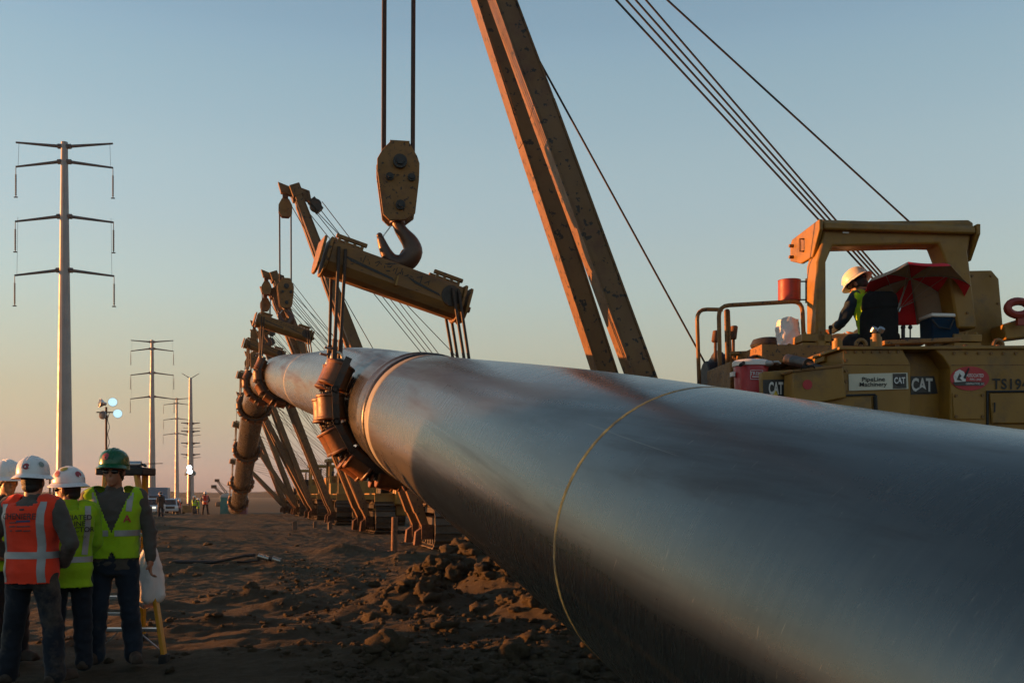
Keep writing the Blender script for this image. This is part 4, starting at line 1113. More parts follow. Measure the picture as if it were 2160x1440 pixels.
b = MB(); b.bar(PP(2006, 770, -1.602), PP(2330, 768, -1.602), 0.006, 0.006); b.build('weld_seam', M['yellow_worn'], hyd)
# boom
hook_top = PX(840, 390, BLK_Y)
tip_w = Vector((hook_top.x + 0.30, BLK_Y + 0.15, 9.45))
tip_l = MINV @ tip_w
tip_l = tip_l - V(0.13, 0, 0)
tb = build_boom(mc, tip_l, 0.205, 0.95, FOOT_U=FOOT_U - 0.13, tb_dx=-0.17, gantry=tuple(PP(1905, 640, 1.0)), winch=tuple(PP(1506, 800, 0.95)), cable_r=0.0125)
def load_falls(root, inv, blk_c, tbl, r=0.011):
    """ropes between the top block and the hook block"""
    c = inv @ blk_c
    for sx in (-1, 1):
        for k in (-1, 0, 1):
            b = MB(); b.cyl(c + V(sx * 0.158 + 0.012 * k, k * 0.07, 0.2), tbl + V(sx * 0.16 + 0.012 * k, k * 0.07, -0.08), r, n=7); b.build('load_fall', M['cable'], root)
load_falls(mc, MINV, hook_top, tb, 0.013)
blk0.location = hook_top; blk0.rotation_euler = (0, 0, RAD(10))
tag(blk0, 'worn yellow hook block with brown hook above the spreader beam by the banded joint', 'hook block', 'hook blocks')

# ------------------------------------------------------------------ loose things on the first machine
def on_machine(name, v3, label, cat, group=None):
    w = (Matrix.Translation(MO) @ Matrix.Rotation(MY, 4, 'Z')) @ Vector(v3)
    return empty(name, w, MY, label, cat, group)
zc = PP(1584, 762, -0.45)
wc = on_machine('water_cooler', zc - V(0, 0, 0.5), 'red round drinks cooler with white lid on the side deck of the crane', 'cooler')
b = MB(); b.lathe([(0.15, 0.0), (0.175, 0.01), (0.195, 0.44), (0.19, 0.45)], 28); b.build('tub', M['red'], wc)
b = MB(); b.lathe([(0.20, 0.435), (0.21, 0.44), (0.21, 0.485), (0.19, 0.505), (0.05, 0.515)], 28); b.build('lid', M['white_plastic'], wc)
b = MB(); b.box((-0.215, 0, 0.35), (0.03, 0.10, 0.05)); b.box((0.215, 0, 0.35), (0.03, 0.10, 0.05)); b.box((0.2, -0.05, 0.2), (0.05, 0.05, 0.06)); b.build('handle', M['white_plastic'], wc)
b = MB()
for z in (0.275, 0.375):
    b.tube([(0.199 * math.sin(q), -0.199 * math.cos(q), z) for q in [-0.36 + 0.09 * k for k in range(9)]], 0.003, 5)
for q in (-0.36, 0.36):
    b.tube([(0.199 * math.sin(q), -0.199 * math.cos(q), z) for z in (0.275, 0.375)], 0.003, 5)
lab = b.build('label_frame', M['white_print'], wc)
vs, fs = text_mesh("TREK'S", 0.052, 0.01); b = MB(); b.add([Vector((0.2 * math.sin(q.x / 0.2), -0.2 * math.cos(q.x / 0.2), q.y + 0.338)) for q in vs], fs); b.build('lettering', M['white_print'], wc, smooth=0)
b = MB(); b.box((0, -0.1995, 0.302), (0.11, 0.004, 0.012)); b.build('label_line', M['white_print'], wc)

def crumpled(name, c, rx, ry, hz, material, seed, top_pinch=0.6, n=36, m=26):
    """bag: lathe-like body with folds"""
    vs = []; fs = []
    for i in range(m + 1):
        t = i / m
        prof = math.sin(min(1.0, t * 5 + 0.25) * math.pi / 2) * (1 - (1 - top_pinch) * max(0, (t - 0.55) / 0.45) ** 1.5)
        for k in range(n):
            a = 2 * math.pi * k / n
            q = Vector((math.cos(a) * 1.6 + seed, math.sin(a) * 1.6, t * 2.2))
            f = prof * (1 + 0.28 * mnoise.noise(q) + 0.16 * abs(mnoise.noise(q * 2.7)) + 0.07 * mnoise.noise(q * 6))
            vs.append((c[0] + math.cos(a) * rx * f, c[1] + math.sin(a) * ry * f, c[2] + hz * t * (1 + 0.06 * mnoise.noise(Vector((a, seed, t))) * (t > 0.8))))
    for i in range(m):
        for k in range(n):
            fs.append((i * n + k, i * n + (k + 1) % n, (i + 1) * n + (k + 1) % n, (i + 1) * n + k))
    fs.append(tuple(range(n - 1, -1, -1))); fs.append(tuple(range(m * n, (m + 1) * n)))
    b = MB(); b.add(vs, fs); o = b.build(name, material, None, smooth=60); return o
bp = (Matrix.Translation(MO) @ Matrix.Rotation(MY, 4, 'Z')) @ PP(1662, 742, 0.45)
o = crumpled('plastic_bag', (0, 0, 0), 0.13, 0.12, 0.40, M['bag'], 5.3, 0.92); o.location = bp; tag(o, 'crumpled white plastic bag standing upright inside the crane handrail', 'bag')
gl = on_machine('work_glove', PP(1620, 770, -0.6), 'grey work glove lying beside the red drinks cooler', 'glove')
b = MB(); b.ball((0, 0, 0.02), (0.07, 0.05, 0.035), 12, 8)
for k in range(4):
    b.tube([(0.05, -0.035 + 0.022 * k, 0.03), (0.10, -0.04 + 0.026 * k, 0.035), (0.13, -0.045 + 0.03 * k, 0.01)], [0.013, 0.013, 0.01], 8)
b.tube([(0, 0.04, 0.02), (0.03, 0.085, 0.02), (0.07, 0.10, 0.01)], [0.016, 0.014, 0.01], 8); b.build('glove_body', M['reflective'], gl, smooth=60)
cp = PP(1665, 635, 0.5)
ch = on_machine('cup_holder', cp, 'rusty red metal can bracketed to the lit canopy post', 'can')
b = MB(); r_ = 0.137; b.lathe([(r_ - 0.02, 0.0), (r_, 0.0), (r_, 0.25), (r_ + 0.004, 0.255), (r_ - 0.012, 0.255), (r_ - 0.012, 0.03), (0.02, 0.03)], 26); b.build('can_body', M['red_metal'], ch)
b = MB()
for z in (0.02, 0.245):
    b.bar((0.12, 0.0, z), (0.30, -0.02, z), 0.03, 0.012)
b.box((0.235, -0.02, 0.13), (0.06, 0.05, 0.3)); b.build('bracket', M['dark_steel'], ch)
ic = on_machine('ice_chest', PP(1982, 720, 0.15), 'dark blue ice chest with pale lid beside the umbrella on the crane', 'cooler')
b = MB(); b.prism([(-0.17, -0.14, 0), (0.17, -0.14, 0), (0.185, -0.15, 0.27), (-0.185, -0.15, 0.27)], (0, 0.3, 0)); b.build('chest', M['blue_cool'], ic, bevel=0.02)
b = MB(); b.box((0, 0, 0.295), (0.38, 0.32, 0.045)); b.build('lid', M['white_plastic'], ic, bevel=0.015)
b = MB(); b.tube([(-0.19, -0.16, 0.24), (-0.12, -0.19, 0.14), (0.02, -0.19, 0.12), (0.08, -0.17, 0.24)], 0.012, 7); b.build('handle', M['black'], ic)
# umbrella, half open, leaning in the cab behind the seat
um = on_machine('umbrella', PP(1868, 722, 0.12), 'open red and beige umbrella propped behind the crane seat', 'umbrella')
ap = PP(1922, 594, 0.22) - PP(1868, 722, 0.12)          # where the shaft meets the canopy
axis = (ap.normalized() * 0.9 + V(-0.25, 0.42, 0.35)).normalized()
s1, s2, _ = basis(axis); apex = ap + axis * 0.05
b = MB(); b.cyl((0, 0, 0), apex + axis * 0.07, 0.011, n=8); b.cyl((0, 0, 0), ap * 0.14, 0.018, n=10); b.cyl(ap * 0.5, ap * 0.56, 0.017, n=10); b.build('shaft', M['alu'], um)
NR = 8; rimp = []
for k in range(NR):
    a = 2 * math.pi * (k + 0.35) / NR; rimp.append((a, 0.64))
def umb_pt(a, t):
    dirv = s1 * math.cos(a) + s2 * math.sin(a)
    return apex + dirv * (0.64 * math.sin(t * 1.15) / math.sin(1.15)) - axis * (0.26 * t * t)
for k in range(NR):
    a0, a1 = rimp[k][0], rimp[k][0] + 2 * math.pi / NR
    vs = []; fs = []; m_, n_ = 8, 6
    for i in range(m_ + 1):
        t = i / m_
        for j in range(n_ + 1):
            w = j / n_; p = umb_pt(a0, t).lerp(umb_pt(a1, t), w)
            vs.append(p + axis * (0.035 * math.sin(math.pi * w) * t * -0.6))
    for i in range(m_):
        for j in range(n_):
            q = i * (n_ + 1) + j; fs.append((q, q + 1, q + n_ + 2, q + n_ + 1))
    b = MB(); b.add(vs, fs); o = b.build('canopy_panel', M['umb_red' if k % 2 else 'umb_beige'], um, smooth=60)
    so = o.modifiers.new('thick', 'SOLIDIFY'); so.thickness = 0.003
    b = MB(); b.tube([umb_pt(a0, i / 8) - axis * 0.006 for i in range(9)], 0.004, 6); b.cyl(ap * 0.56, umb_pt(a0, 0.5) - axis * 0.008, 0.003, n=6); b.build('rib', M['alu'], um)

# ------------------------------------------------------------------ the other machines along the pipe
body0 = build_body()
def crane_at(i, y):
    p = pipe_pt(y); s, d, u = pipe_frame(y)
    bx_ = Vector((s.x, s.y, 0)).normalized(); yaw = math.atan2(bx_.y, bx_.x) + [0, -0.05, 0.03, -0.04, 0.05, 0, 0.04][i]
    reach = 3.95
    foot = Vector((p.x, p.y, 0)) + bx_ * reach
    O = foot + bx_ * (-FOOT_U); O.z = gz(O.x, O.y) - 0.02
    c = body0 if i == 1 else copy_tree(body0)
    c.location = O; c.rotation_euler = (0, 0, yaw)
    inv_ = (Matrix.Translation(O) @ Matrix.Rotation(yaw, 4, 'Z')).inverted()
    tag(c, 'yellow pipelayer crane, %s along the pipe counted from the machine with signboards' % ORD[i], 'crane', 'pipelayer cranes along the pipe')
    for u_ in (-1.36, 1.36):
        build_track(c, u_, i <= 2)
    bc = (cradle_matrix(y) @ ((BL + BR) / 2 + V(0.06, 0, 0))) + Vector((0.0, 0.0, 0.98))
    tw = Vector((bc.x + 0.3, bc.y, bc.z + [0, 2.9, 1.25, 1.3, 1.2, 1.4, 1.1][i]))
    tbl = build_boom(c, inv_ @ tw, 0.27, 0.95, cable_r=0.012)
    load_falls(c, inv_, bc, tbl)
    k = copy_tree(blk0); k.location = bc; k.rotation_euler = (0, 0, RAD(14 + 4 * i))
    tag(k, 'worn yellow hook block holding the %s roller cradle along the pipe' % ORD[i], 'hook block', 'hook blocks')
for i, y in enumerate(CRADLES):
    if i: crane_at(i, y)

# ------------------------------------------------------------------ people
def remeshed(mb, voxel, smooth_it=4, smooth_f=0.5, folds=None, seed=0.0):
    me = mb.mesh('tmp', 0); ob = bpy.data.objects.new('tmp', me); COL.objects.link(ob)
    r = ob.modifiers.new('r', 'REMESH'); r.mode = 'VOXEL'; r.voxel_size = voxel
    s = ob.modifiers.new('s', 'SMOOTH'); s.iterations = smooth_it; s.factor = smooth_f
    dg = bpy.context.evaluated_depsgraph_get()
    out = bpy.data.meshes.new_from_object(ob.evaluated_get(dg)); bpy.data.objects.remove(ob); bpy.data.meshes.remove(me)
    if folds:
        amp, sx, sz = folds
        n = len(out.vertices); co = np.empty(n * 3, np.float32); no = np.empty(n * 3, np.float32)
        out.vertices.foreach_get('co', co); out.vertices.foreach_get('normal', no)
        co = co.reshape(-1, 3); no = no.reshape(-1, 3)
        d = np.empty(n)
        for i in range(n):
            x, y, z = co[i]
            q = Vector((x * sx + seed, y * sx, z * sz + 0.35 * x * sx))
            a = mnoise.noise(q); b_ = mnoise.noise(q * 2.3 + Vector((7, 3, 1)))
            d[i] = amp * ((1 - abs(a) * 2.2) * 0.8 + b_ * 0.5 - 0.25)
        co = co + no * d[:, None]
        out.vertices.foreach_set('co', co.astype(np.float32).ravel())
    out.polygons.foreach_set('use_smooth', [True] * len(out.polygons)); out.update()
    return out

def rcone(b, p0, r0, p1, r1, n=12):
    b.ball(p0, r0, n, 8); b.ball(p1, r1, n, 8); b.cyl(p0, p1, r0, r1, n)

def loft(b, rings, n=24):
    """rings: (centre, rx, ry); closed with caps"""
    vs = []; fs = []
    for c, rx, ry in rings:
        for k in range(n):
            a = 2 * math.pi * k / n; ca, sa = math.cos(a), math.sin(a)
            e = 0.8
            vs.append((c[0] + rx * math.copysign(abs(ca) ** e, ca), c[1] + ry * math.copysign(abs(sa) ** e, sa), c[2]))
    m = len(rings)
    for i in range(m - 1):
        for k in range(n):
            fs.append((i * n + k, i * n + (k + 1) % n, (i + 1) * n + (k + 1) % n, (i + 1) * n + k))
    fs.append(tuple(range(n - 1, -1, -1))); fs.append(tuple(range((m - 1) * n, m * n)))
    b.add(vs, fs)

def hand(b, wrist, d, side, curl=0.5, k=1.0):
    """palm, four unequal bent fingers and a thumb; d along the hand, side towards the thumb"""
    d = Vector(d).normalized(); t = Vector(side); t = (t - d * t.dot(d)).normalized(); n = d.cross(t)
    n = n if n.y >= -2 else n
    pal = wrist + d * 0.045
    rcone(b, wrist, 0.027 * k, wrist + d * 0.03, 0.030 * k, 10)
    for q in (-1.5, -0.5, 0.5, 1.5):
        rcone(b, wrist + d * 0.02 + t * q * 0.010, 0.017 * k, wrist + d * 0.092 + t * q * 0.0205, 0.0135 * k, 8)
    for j, (q, L) in enumerate(((1.5, 0.072), (0.5, 0.082), (-0.5, 0.076), (-1.5, 0.060))):
        p = wrist + d * 0.092 + t * q * 0.0205; a = curl * 0.6; dd = d
        for sgm, fr in enumerate((0.42, 0.33, 0.25)):
            dd = (d * math.cos(a) + n * math.sin(a)).normalized()
            p2 = p + dd * L * fr; r0 = (0.0115, 0.0105, 0.0095)[sgm]; rcone(b, p, r0 * k, p2, (r0 - 0.001) * k, 8); p = p2; a += curl
    p = wrist + d * 0.025 + t * 0.028; dd = (d * 0.75 + t * 0.65 + n * 0.2).normalized()
    p2 = p + dd * 0.045; rcone(b, p, 0.015 * k, p2, 0.0125 * k, 8); dd = (d * 0.9 + t * 0.2 + n * 0.4).normalized(); rcone(b, p2, 0.0125 * k, p2 + dd * 0.032, 0.0105 * k, 8)

STAND = dict(hip=(0.095, 0, 0.93), knee=(0.13, 0.02, 0.50), ankle=(0.155, -0.02, 0.10), shoulder=(0.195, -0.01, 1.46), elbow=(0.275, -0.03, 1.17), wrist=(0.285, 0.06, 0.93), hand_d=(0, 0.12, -1), hand_s=(0, 1, 0))
def person(label, J, head=(0, 0, 1.655), head_yaw=0.0, head_pitch=0.0, skin='skin', shirt='shirt_grey', shirt_hem=0.86, pants='jeans', vest=None, vest_open=False, vest_hem=0.82, helmet='hat_white',
           brim='full', sleeve_to='wrist', lean=(0, 0, 0), seated=False, build=1.0, spine=None, glasses=False, seed=0.0, collar=True, group=None):
    root = empty('person', label=label, cat='person', group=group)
    j = {}
    for k_, v in J.items():
        if k_ in ('hand_d', 'hand_s'): continue
        if isinstance(v, dict): j[k_ + 'R'] = Vector(v['R']); j[k_ + 'L'] = Vector(v['L'])
        else: j[k_ + 'R'] = Vector(v); j[k_ + 'L'] = Vector((-v[0], v[1], v[2]))
    hd = {}
    for s in 'RL':
        a = J.get('hand_d' + s, J.get('hand_d')); hd[s] = Vector(a)
    H = Vector(head)
    HM = Matrix.Translation(H) @ Matrix.Rotation(head_yaw, 4, 'Z') @ Matrix.Rotation(head_pitch, 4, 'X')
    sp = spine or [((0, 0, 0.84), .150, .115), ((0, -.005, 0.93), .168, .125), ((0, 0, 1.03), .160, .118), ((0, .01, 1.14), .158, .118), ((0, .005, 1.26), .176, .128), ((0, 0, 1.36), .186, .125), ((0, -.005, 1.43), .170, .105), ((0, -.01, 1.475), .115, .075), ((0, -.01, 1.50), .065, .058)]
    sp = [(Vector(c), rx * build, ry * build) for c, rx, ry in sp]
    def grown(g, lo=None, hi=None, flare=0.0):
        out = []
        for c, rx, ry in sp:
            if (lo is None or c.z >= lo - 1e-6) and (hi is None or c.z <= hi + 1e-6):
                out.append((c, rx + g, ry + g))
        return out
    # --- body, one continuous surface
    b = MB(); loft(b, sp)
    neck0 = sp[-1][0]
    rcone(b, neck0 - V(0, 0, 0.06), 0.068, HM @ V(0, -0.02, -0.05), 0.058, 14)
    b.ball(HM @ V(0, -0.012, 0.035), (0.079, 0.099, 0.104), 18, 12, HM.to_3x3().to_4x4())
    b.ball(HM @ V(0, 0.02, -0.032), (0.062, 0.076, 0.088), 16, 11, HM.to_3x3().to_4x4())
    b.ball(HM @ V(0, 0.062, -0.098), (0.030, 0.026, 0.024), 10, 8)
    b.ball(HM @ V(0, 0.078, 0.022), (0.05, 0.02, 0.013), 12, 8, HM.to_3x3().to_4x4())
    rcone(b, HM @ V(0, 0.094, 0.012), 0.010, HM @ V(0, 0.112, -0.022), 0.0135, 8)
    b.ball(HM @ V(0, 0.088, -0.060), (0.027, 0.012, 0.008), 10, 6, HM.to_3x3().to_4x4()); b.ball(HM @ V(0, 0.086, -0.075), (0.024, 0.012, 0.008), 10, 6, HM.to_3x3().to_4x4())
    for s_ in (-1, 1):
        b.ball(HM @ V(s_ * 0.081, -0.012, -0.005), (0.011, 0.022, 0.034), 8, 8, HM.to_3x3().to_4x4())
        b.ball(HM @ V(s_ * 0.040, 0.066, -0.020), (0.022, 0.02, 0.018), 8, 6)
    for s in 'RL':
        rcone(b, j['shoulder' + s], 0.058, j['elbow' + s], 0.043, 12); rcone(b, j['elbow' + s], 0.043, j['wrist' + s], 0.029, 12)
        dd = hd[s].copy()
        if s == 'L' and 'hand_dL' not in J: dd.x = -dd.x
        hs = Vector(J.get('hand_s' + s, J.get('hand_s', (0, 1, 0))))
        hand(b, j['wrist' + s], dd, hs, 0.55 if s == 'R' else -0.55)
        rcone(b, j['hip' + s], 0.085, j['knee' + s], 0.058, 12); rcone(b, j['knee' + s], 0.056, j['ankle' + s], 0.042, 12)
        rcone(b, j['ankle' + s], 0.042, j['ankle' + s] + V((0.03 if s == 'R' else -0.03), 0.10, -0.005), 0.03, 10)
    me = remeshed(b, 0.0085, 3, 0.45); o = bpy.data.objects.new('body', me); COL.objects.link(o); o.parent = root; me.materials.append(M[skin])
    # --- trousers
    b = MB(); hipz = 0.5 * (j['hipR'] + j['hipL']).z
    if not seated:
        loft(b, [(V(0, 0, 0.80), .165 * build, .125 * build), (V(0, -.005, 0.90), .182 * build, .138 * build), (V(0, 0, 1.00), .172 * build, .130 * build), (V(0, 0, 1.03), .168 * build, .126 * build)])
    else:
        loft(b, [(V(0, 0, hipz - 0.09), .15, .12), (V(0, 0, hipz), .185, .14), (V(0, 0, hipz + 0.1), .175, .13)])
    for s in 'RL':
        hp, kn, an = j['hip' + s], j['knee' + s], j['ankle' + s]
        rcone(b, hp, 0.105 * build, kn, 0.082, 14); rcone(b, kn, 0.080, an + (an - kn).normalized() * 0.0, 0.078, 14)
        rcone(b, an, 0.077, an + (kn - an).normalized() * 0.1, 0.078, 12)
    me = remeshed(b, 0.013, 4, 0.5, (0.011, 7.0, 9.0), seed); o = bpy.data.objects.new('trousers', me); COL.objects.link(o); o.parent = root; me.materials.append(M[pants])
    # --- boots
    for s in 'RL':
        an, kn = j['ankle' + s], j['knee' + s]; fw = V((1 if s == 'R' else -1) * 0.28, 1, 0).normalized()
        b = MB(); gz_ = an.z - 0.055
        rcone(b, V(an.x, an.y, gz_ + 0.17), 0.055, V(an.x, an.y, gz_ + 0.06), 0.055, 12)
        rcone(b, V(an.x, an.y, gz_ + 0.045) - fw * 0.045, 0.043, V(an.x, an.y, gz_ + 0.05) + fw * 0.10, 0.050, 12)
        rcone(b, V(an.x, an.y, gz_ + 0.05) + fw * 0.10, 0.050, V(an.x, an.y, gz_ + 0.042) + fw * 0.185, 0.042, 12)
        b.box(V(an.x, an.y, gz_ + 0.018) + fw * 0.07, (0.095, 0.29, 0.036), rot=(0, 0, math.atan2(-fw.x, fw.y)))
        me = remeshed(b, 0.011, 3, 0.4); o = bpy.data.objects.new('boot', me); COL.objects.link(o); o.parent = root; me.materials.append(M['boot'])
    # --- shirt
    b = MB()
    rg = [(c, rx, ry) for c, rx, ry in grown(0.017) if c.z >= (shirt_hem - 0.02 if not seated else -9)]
    if not seated and rg[0][0].z > shirt_hem:
        rg = [(V(0, 0, shirt_hem), .186 * build, .142 * build)] + rg
    loft(b, rg)
    for s in 'RL':
        rcone(b, j['shoulder' + s], 0.078, j['elbow' + s], 0.062, 14)
        if sleeve_to == 'wrist': rcone(b, j['elbow' + s], 0.062, j['wrist' + s] + (j['elbow' + s] - j['wrist' + s]) * 0.06, 0.046, 14)
    if collar:
        rcone(b, neck0 + V(0, 0, -0.03), 0.082, neck0 + V(0, 0.005, 0.012), 0.072, 14)
    me = remeshed(b, 0.012, 4, 0.5, (0.010, 8.0, 11.0), seed + 5); o = bpy.data.objects.new('shirt', me); COL.objects.link(o); o.parent = root; me.materials.append(M[shirt])
    top = o
    # --- vest
    if vest:
        b = MB()
        rg = [(c, rx, ry) for c, rx, ry in grown(0.034) if c.z >= vest_hem - 0.02 and c.z <= sp[-2][0].z]
        if not seated and rg[0][0].z > vest_hem: rg = [(V(0, 0, vest_hem), .205 * build, .162 * build)] + rg
        loft(b, rg)
        for s in 'RL':
            sh = j['shoulder' + s]; mid = V(sh.x * 0.62, sh.y, sh.z + 0.012)
            rcone(b, mid, 0.085, V(sh.x * 0.93, sh.y, sh.z - 0.005), 0.088, 14)
        me = remeshed(b, 0.011, 5, 0.5, (0.009, 6.0, 7.0), seed + 9)
        bm = bmesh.new(); bm.from_mesh(me); kill = []
        ztop = sp[-1][0].z
        for f in bm.faces:
            c = f.calc_center_median()
            if c.z < vest_hem + 0.012 or (abs(c.x) < 0.075 and c.z > ztop - 0.045): kill.append(f); continue
            if vest_open and c.y > 0.0:
                if abs(c.x) < (c.z - 1.17) * 0.42 + 0.006: kill.append(f)
                elif c.z < 1.0 and abs(c.x) < (1.0 - c.z) * 0.55: kill.append(f)
        bmesh.ops.delete(bm, geom=kill, context='FACES'); bm.to_mesh(me); bm.free()
        o = bpy.data.objects.new('vest', me); COL.objects.link(o); o.parent = root; me.materials.append(M[vest])
        so = o.modifiers.new('thick', 'SOLIDIFY'); so.thickness = 0.006; so.offset = -1
        top = o
    # --- helmet, hair, glasses
    if helmet:
        b = MB(); Z = HM @ Matrix.Translation((0, -0.008, 0.052))
        prof = [(1.0, 0.0), (1.0, 0.02), (0.985, 0.05), (0.93, 0.085), (0.80, 0.115), (0.58, 0.137), (0.30, 0.149), (0.06, 0.152)]
        n = 32; vs = []; fs = []
        for r, z in prof:
            for k in range(n):
                a = 2 * math.pi * k / n; vs.append((0.122 * r * math.cos(a), 0.148 * r * math.sin(a), z))
        for i in range(len(prof) - 1):
            for k in range(n): fs.append((i * n + k, i * n + (k + 1) % n, (i + 1) * n + (k + 1) % n, (i + 1) * n + k))
        fs.append(tuple(range((len(prof) - 1) * n, len(prof) * n)))
        b.add(vs, fs, Z); sh = b.build('hard_hat', M[helmet], root, smooth=50)
        so = sh.modifiers.new('thick', 'SOLIDIFY'); so.thickness = 0.004
        b = MB(); vs = []; fs = []
        for r, z in ((0.99, 0.012), (1.06, 0.004), (1.20, -0.012), (1.27, -0.018), (1.275, -0.024), (1.19, -0.020), (0.98, 0.0)):
            for k in range(n):
                a = 2 * math.pi * k / n; f = max(0.0, math.sin(a)) ** 1.5
                rr = r if brim == 'full' else (1 + (r - 1) * (0.12 + 1.25 * f))
                vs.append((0.122 * rr * math.cos(a), 0.148 * rr * math.sin(a) * (1.0 if brim == 'full' else 1.0), z - (0.006 * math.cos(2 * a))))
        m_ = 7
        for i in range(m_):
            for k in range(n): fs.append((i * n + k, i * n + (k + 1) % n, ((i + 1) % m_) * n + (k + 1) % n, ((i + 1) % m_) * n + k))
        b.add(vs, fs, Z); b.build('brim', M[helmet], sh, smooth=60)
        b = MB()
        for xx in (-0.028, 0.0, 0.028):
            pts = []
            for k in range(13):
                a = math.pi * (0.10 + 0.80 * k / 12); pts.append(Z @ V(xx, 0.150 * math.cos(a), 0.018 + 0.137 * math.sin(a) * (1 - abs(xx) * 1.2)))
            b.tube(pts, 0.0075 if xx else 0.010, 8)
        b.build('crown_ridge', M[helmet], sh, smooth=60)
        b = MB(); vs = []; fs = []
        for r, z in ((0.88, 0.005), (0.86, -0.02)):
            for k in range(n):
                a = 2 * math.pi * k / n; vs.append((0.115 * r * math.cos(a), 0.138 * r * math.sin(a), z))
        for k in range(n): fs.append((k, (k + 1) % n, n + (k + 1) % n, n + k))
        b.add(vs, fs, Z); b.build('head_band', M['black'], sh)
        b = MB(); b.ball(HM @ V(0, -0.022, 0.008), (0.084, 0.096, 0.085), 18, 12, HM.to_3x3().to_4x4()); b.ball(HM @ V(0, -0.055, -0.04), (0.068, 0.058, 0.05), 14, 9, HM.to_3x3().to_4x4()); hb = b.build('hair', M['hair'], root, smooth=60)
        root['hat'] = 1
    if glasses:
        b = MB()
        for s_ in (-1, 1):
            b.ball(HM @ V(s_ * 0.036, 0.092, 0.004), (0.031, 0.009, 0.020), 12, 8, HM.to_3x3().to_4x4() @ Matrix.Rotation(-s_ * 0.25, 4, 'Z'))
            b.tube([HM @ V(s_ * 0.064, 0.082, 0.010), HM @ V(s_ * 0.082, 0.03, 0.010), HM @ V(s_ * 0.085, -0.01, 0.008)], 0.004, 6)
        b.bar(HM @ V(-0.01, 0.10, 0.010), HM @ V(0.01, 0.10, 0.010), 0.008, 0.006); b.build('sunglasses', M['glass_dark'], root, smooth=60)
    dg = bpy.context.evaluated_depsgraph_get()
    trees = {}
    def project(verts, faces, material, name, orig, direction, target=None, lift=0.004):
        tg = target or top
        if tg.name not in trees:
            mm = tg.data; trees[tg.name] = BVHTree.FromPolygons([v.co.copy() for v in mm.vertices], [tuple(p.vertices) for p in mm.polygons])
        t = trees[tg.name]; out = []
        for v in verts:
            o0 = orig(v); d0 = direction(v)
            hit = t.ray_cast(o0, d0)
            out.append(hit[0] - d0 * lift if hit[0] is not None else None)
        fs = [f for f in faces if all(out[i] is not None for i in f)]
        b = MB(); used = sorted({i for f in fs for i in f}); mp = {k: i for i, k in enumerate(used)}
        b.v = [tuple(out[i]) for i in used]; b.f = [tuple(mp[i] for i in f) for f in fs]
        return b.build(name, material, tg, smooth=60)
    def strip(path, w, face, name='reflective_stripe', material='reflective'):
        """tape laid on the garment: path in (x, z), face +1 front / -1 back"""
        P = []
        for i in range(len(path) - 1):
            for t in np.linspace(0, 1, 15, endpoint=False): P.append((path[i][0] + (path[i + 1][0] - path[i][0]) * t, path[i][1] + (path[i + 1][1] - path[i][1]) * t))
        P.append(path[-1]); vs = []; fs = []
        for i, (x, z) in enumerate(P):
            a = P[min(i + 1, len(P) - 1)]; c = P[max(i - 1, 0)]; dx, dz = a[0] - c[0], a[1] - c[1]; l = math.hypot(dx, dz); nx, nz = -dz / l, dx / l
            for k in range(4): q = (k / 3 - 0.5) * w; vs.append(Vector((x + nx * q, 0, z + nz * q)))
        for i in range(len(P) - 1):
            for k in range(3): fs.append((i * 4 + k, i * 4 + k + 1, i * 4 + k + 5, i * 4 + k + 4))
        return project(vs, fs, M[material], name, lambda v: Vector((v.x, face * 0.6, v.z)), lambda v: Vector((0, -face, 0)))
    def hoop(z, w, name='reflective_stripe', a0=0.0, a1=2 * math.pi, material='reflective'):
        vs = []; fs = []; n = 60
        for i in range(n + 1):
            a = a0 + (a1 - a0) * i / n
            for k in range(4): vs.append(Vector((math.cos(a), math.sin(a), z + (k / 3 - 0.5) * w)))
        for i in range(n):
            for k in range(3): fs.append((i * 4 + k, i * 4 + k + 1, i * 4 + k + 5, i * 4 + k + 4))
        return project(vs, fs, M[material], name, lambda v: Vector((v.x * 0.6, v.y * 0.6, v.z)), lambda v: Vector((-v.x, -v.y, 0)))
    def words(s, x, z, size, face, material, bold=0.0, name='lettering', sx=1.0, line=1.0):
        vs, fs = text_mesh(s, size, bold, sx, line=line)
        mir = -face
        vs = [Vector((x + mir * v.x, 0, z + v.y)) for v in vs]
        return project(vs, fs, M[material], name, lambda v: Vector((v.x, face * 0.6, v.z)), lambda v: Vector((0, -face, 0)), lift=0.018)
    def sticker(az, el, r, material, name='sticker'):
        """round sticker on the hard hat; az from the front, clockwise seen from above"""
        Z = HM @ Matrix.Translation((0, -0.008, 0.052))
        hat = [c for c in root.children if c.name.startswith('hard_hat')][0]
        d = Vector((math.sin(az) * math.cos(el), math.cos(az) * math.cos(el), math.sin(el)))
        s1_, s2_, _ = basis(d); vs = [Vector((0, 0, 0))]; fs = []
        for ri in (0.5, 1.0):
            for k in range(16): a = 2 * math.pi * k / 16; vs.append((s1_ * math.cos(a) + s2_ * math.sin(a)) * r * ri)
        for k in range(16): l = (k + 1) % 16; fs.append((0, 1 + k, 1 + l)); fs.append((1 + k, 17 + k, 17 + l, 1 + l))
        R3 = HM.to_3x3(); dw = R3 @ d; c0 = Z @ V(0, 0, 0.03)
        return project(vs, fs, M[material], name, lambda v: c0 + dw * 0.6 + R3 @ v, lambda v: -dw, target=hat, lift=0.006)
    root['tools'] = 0
    del root['tools']
    if 'hat' in root: del root['hat']
    return root, dict(strip=strip, hoop=hoop, words=words, sticker=sticker, top=top, HM=HM)

def place(root, px, Y, rz, dz=0.0):
    x = (px - 1080) / FPX * Y
    root.location = (x, Y, gz(x, Y) + dz); root.rotation_euler = (0, 0, rz)

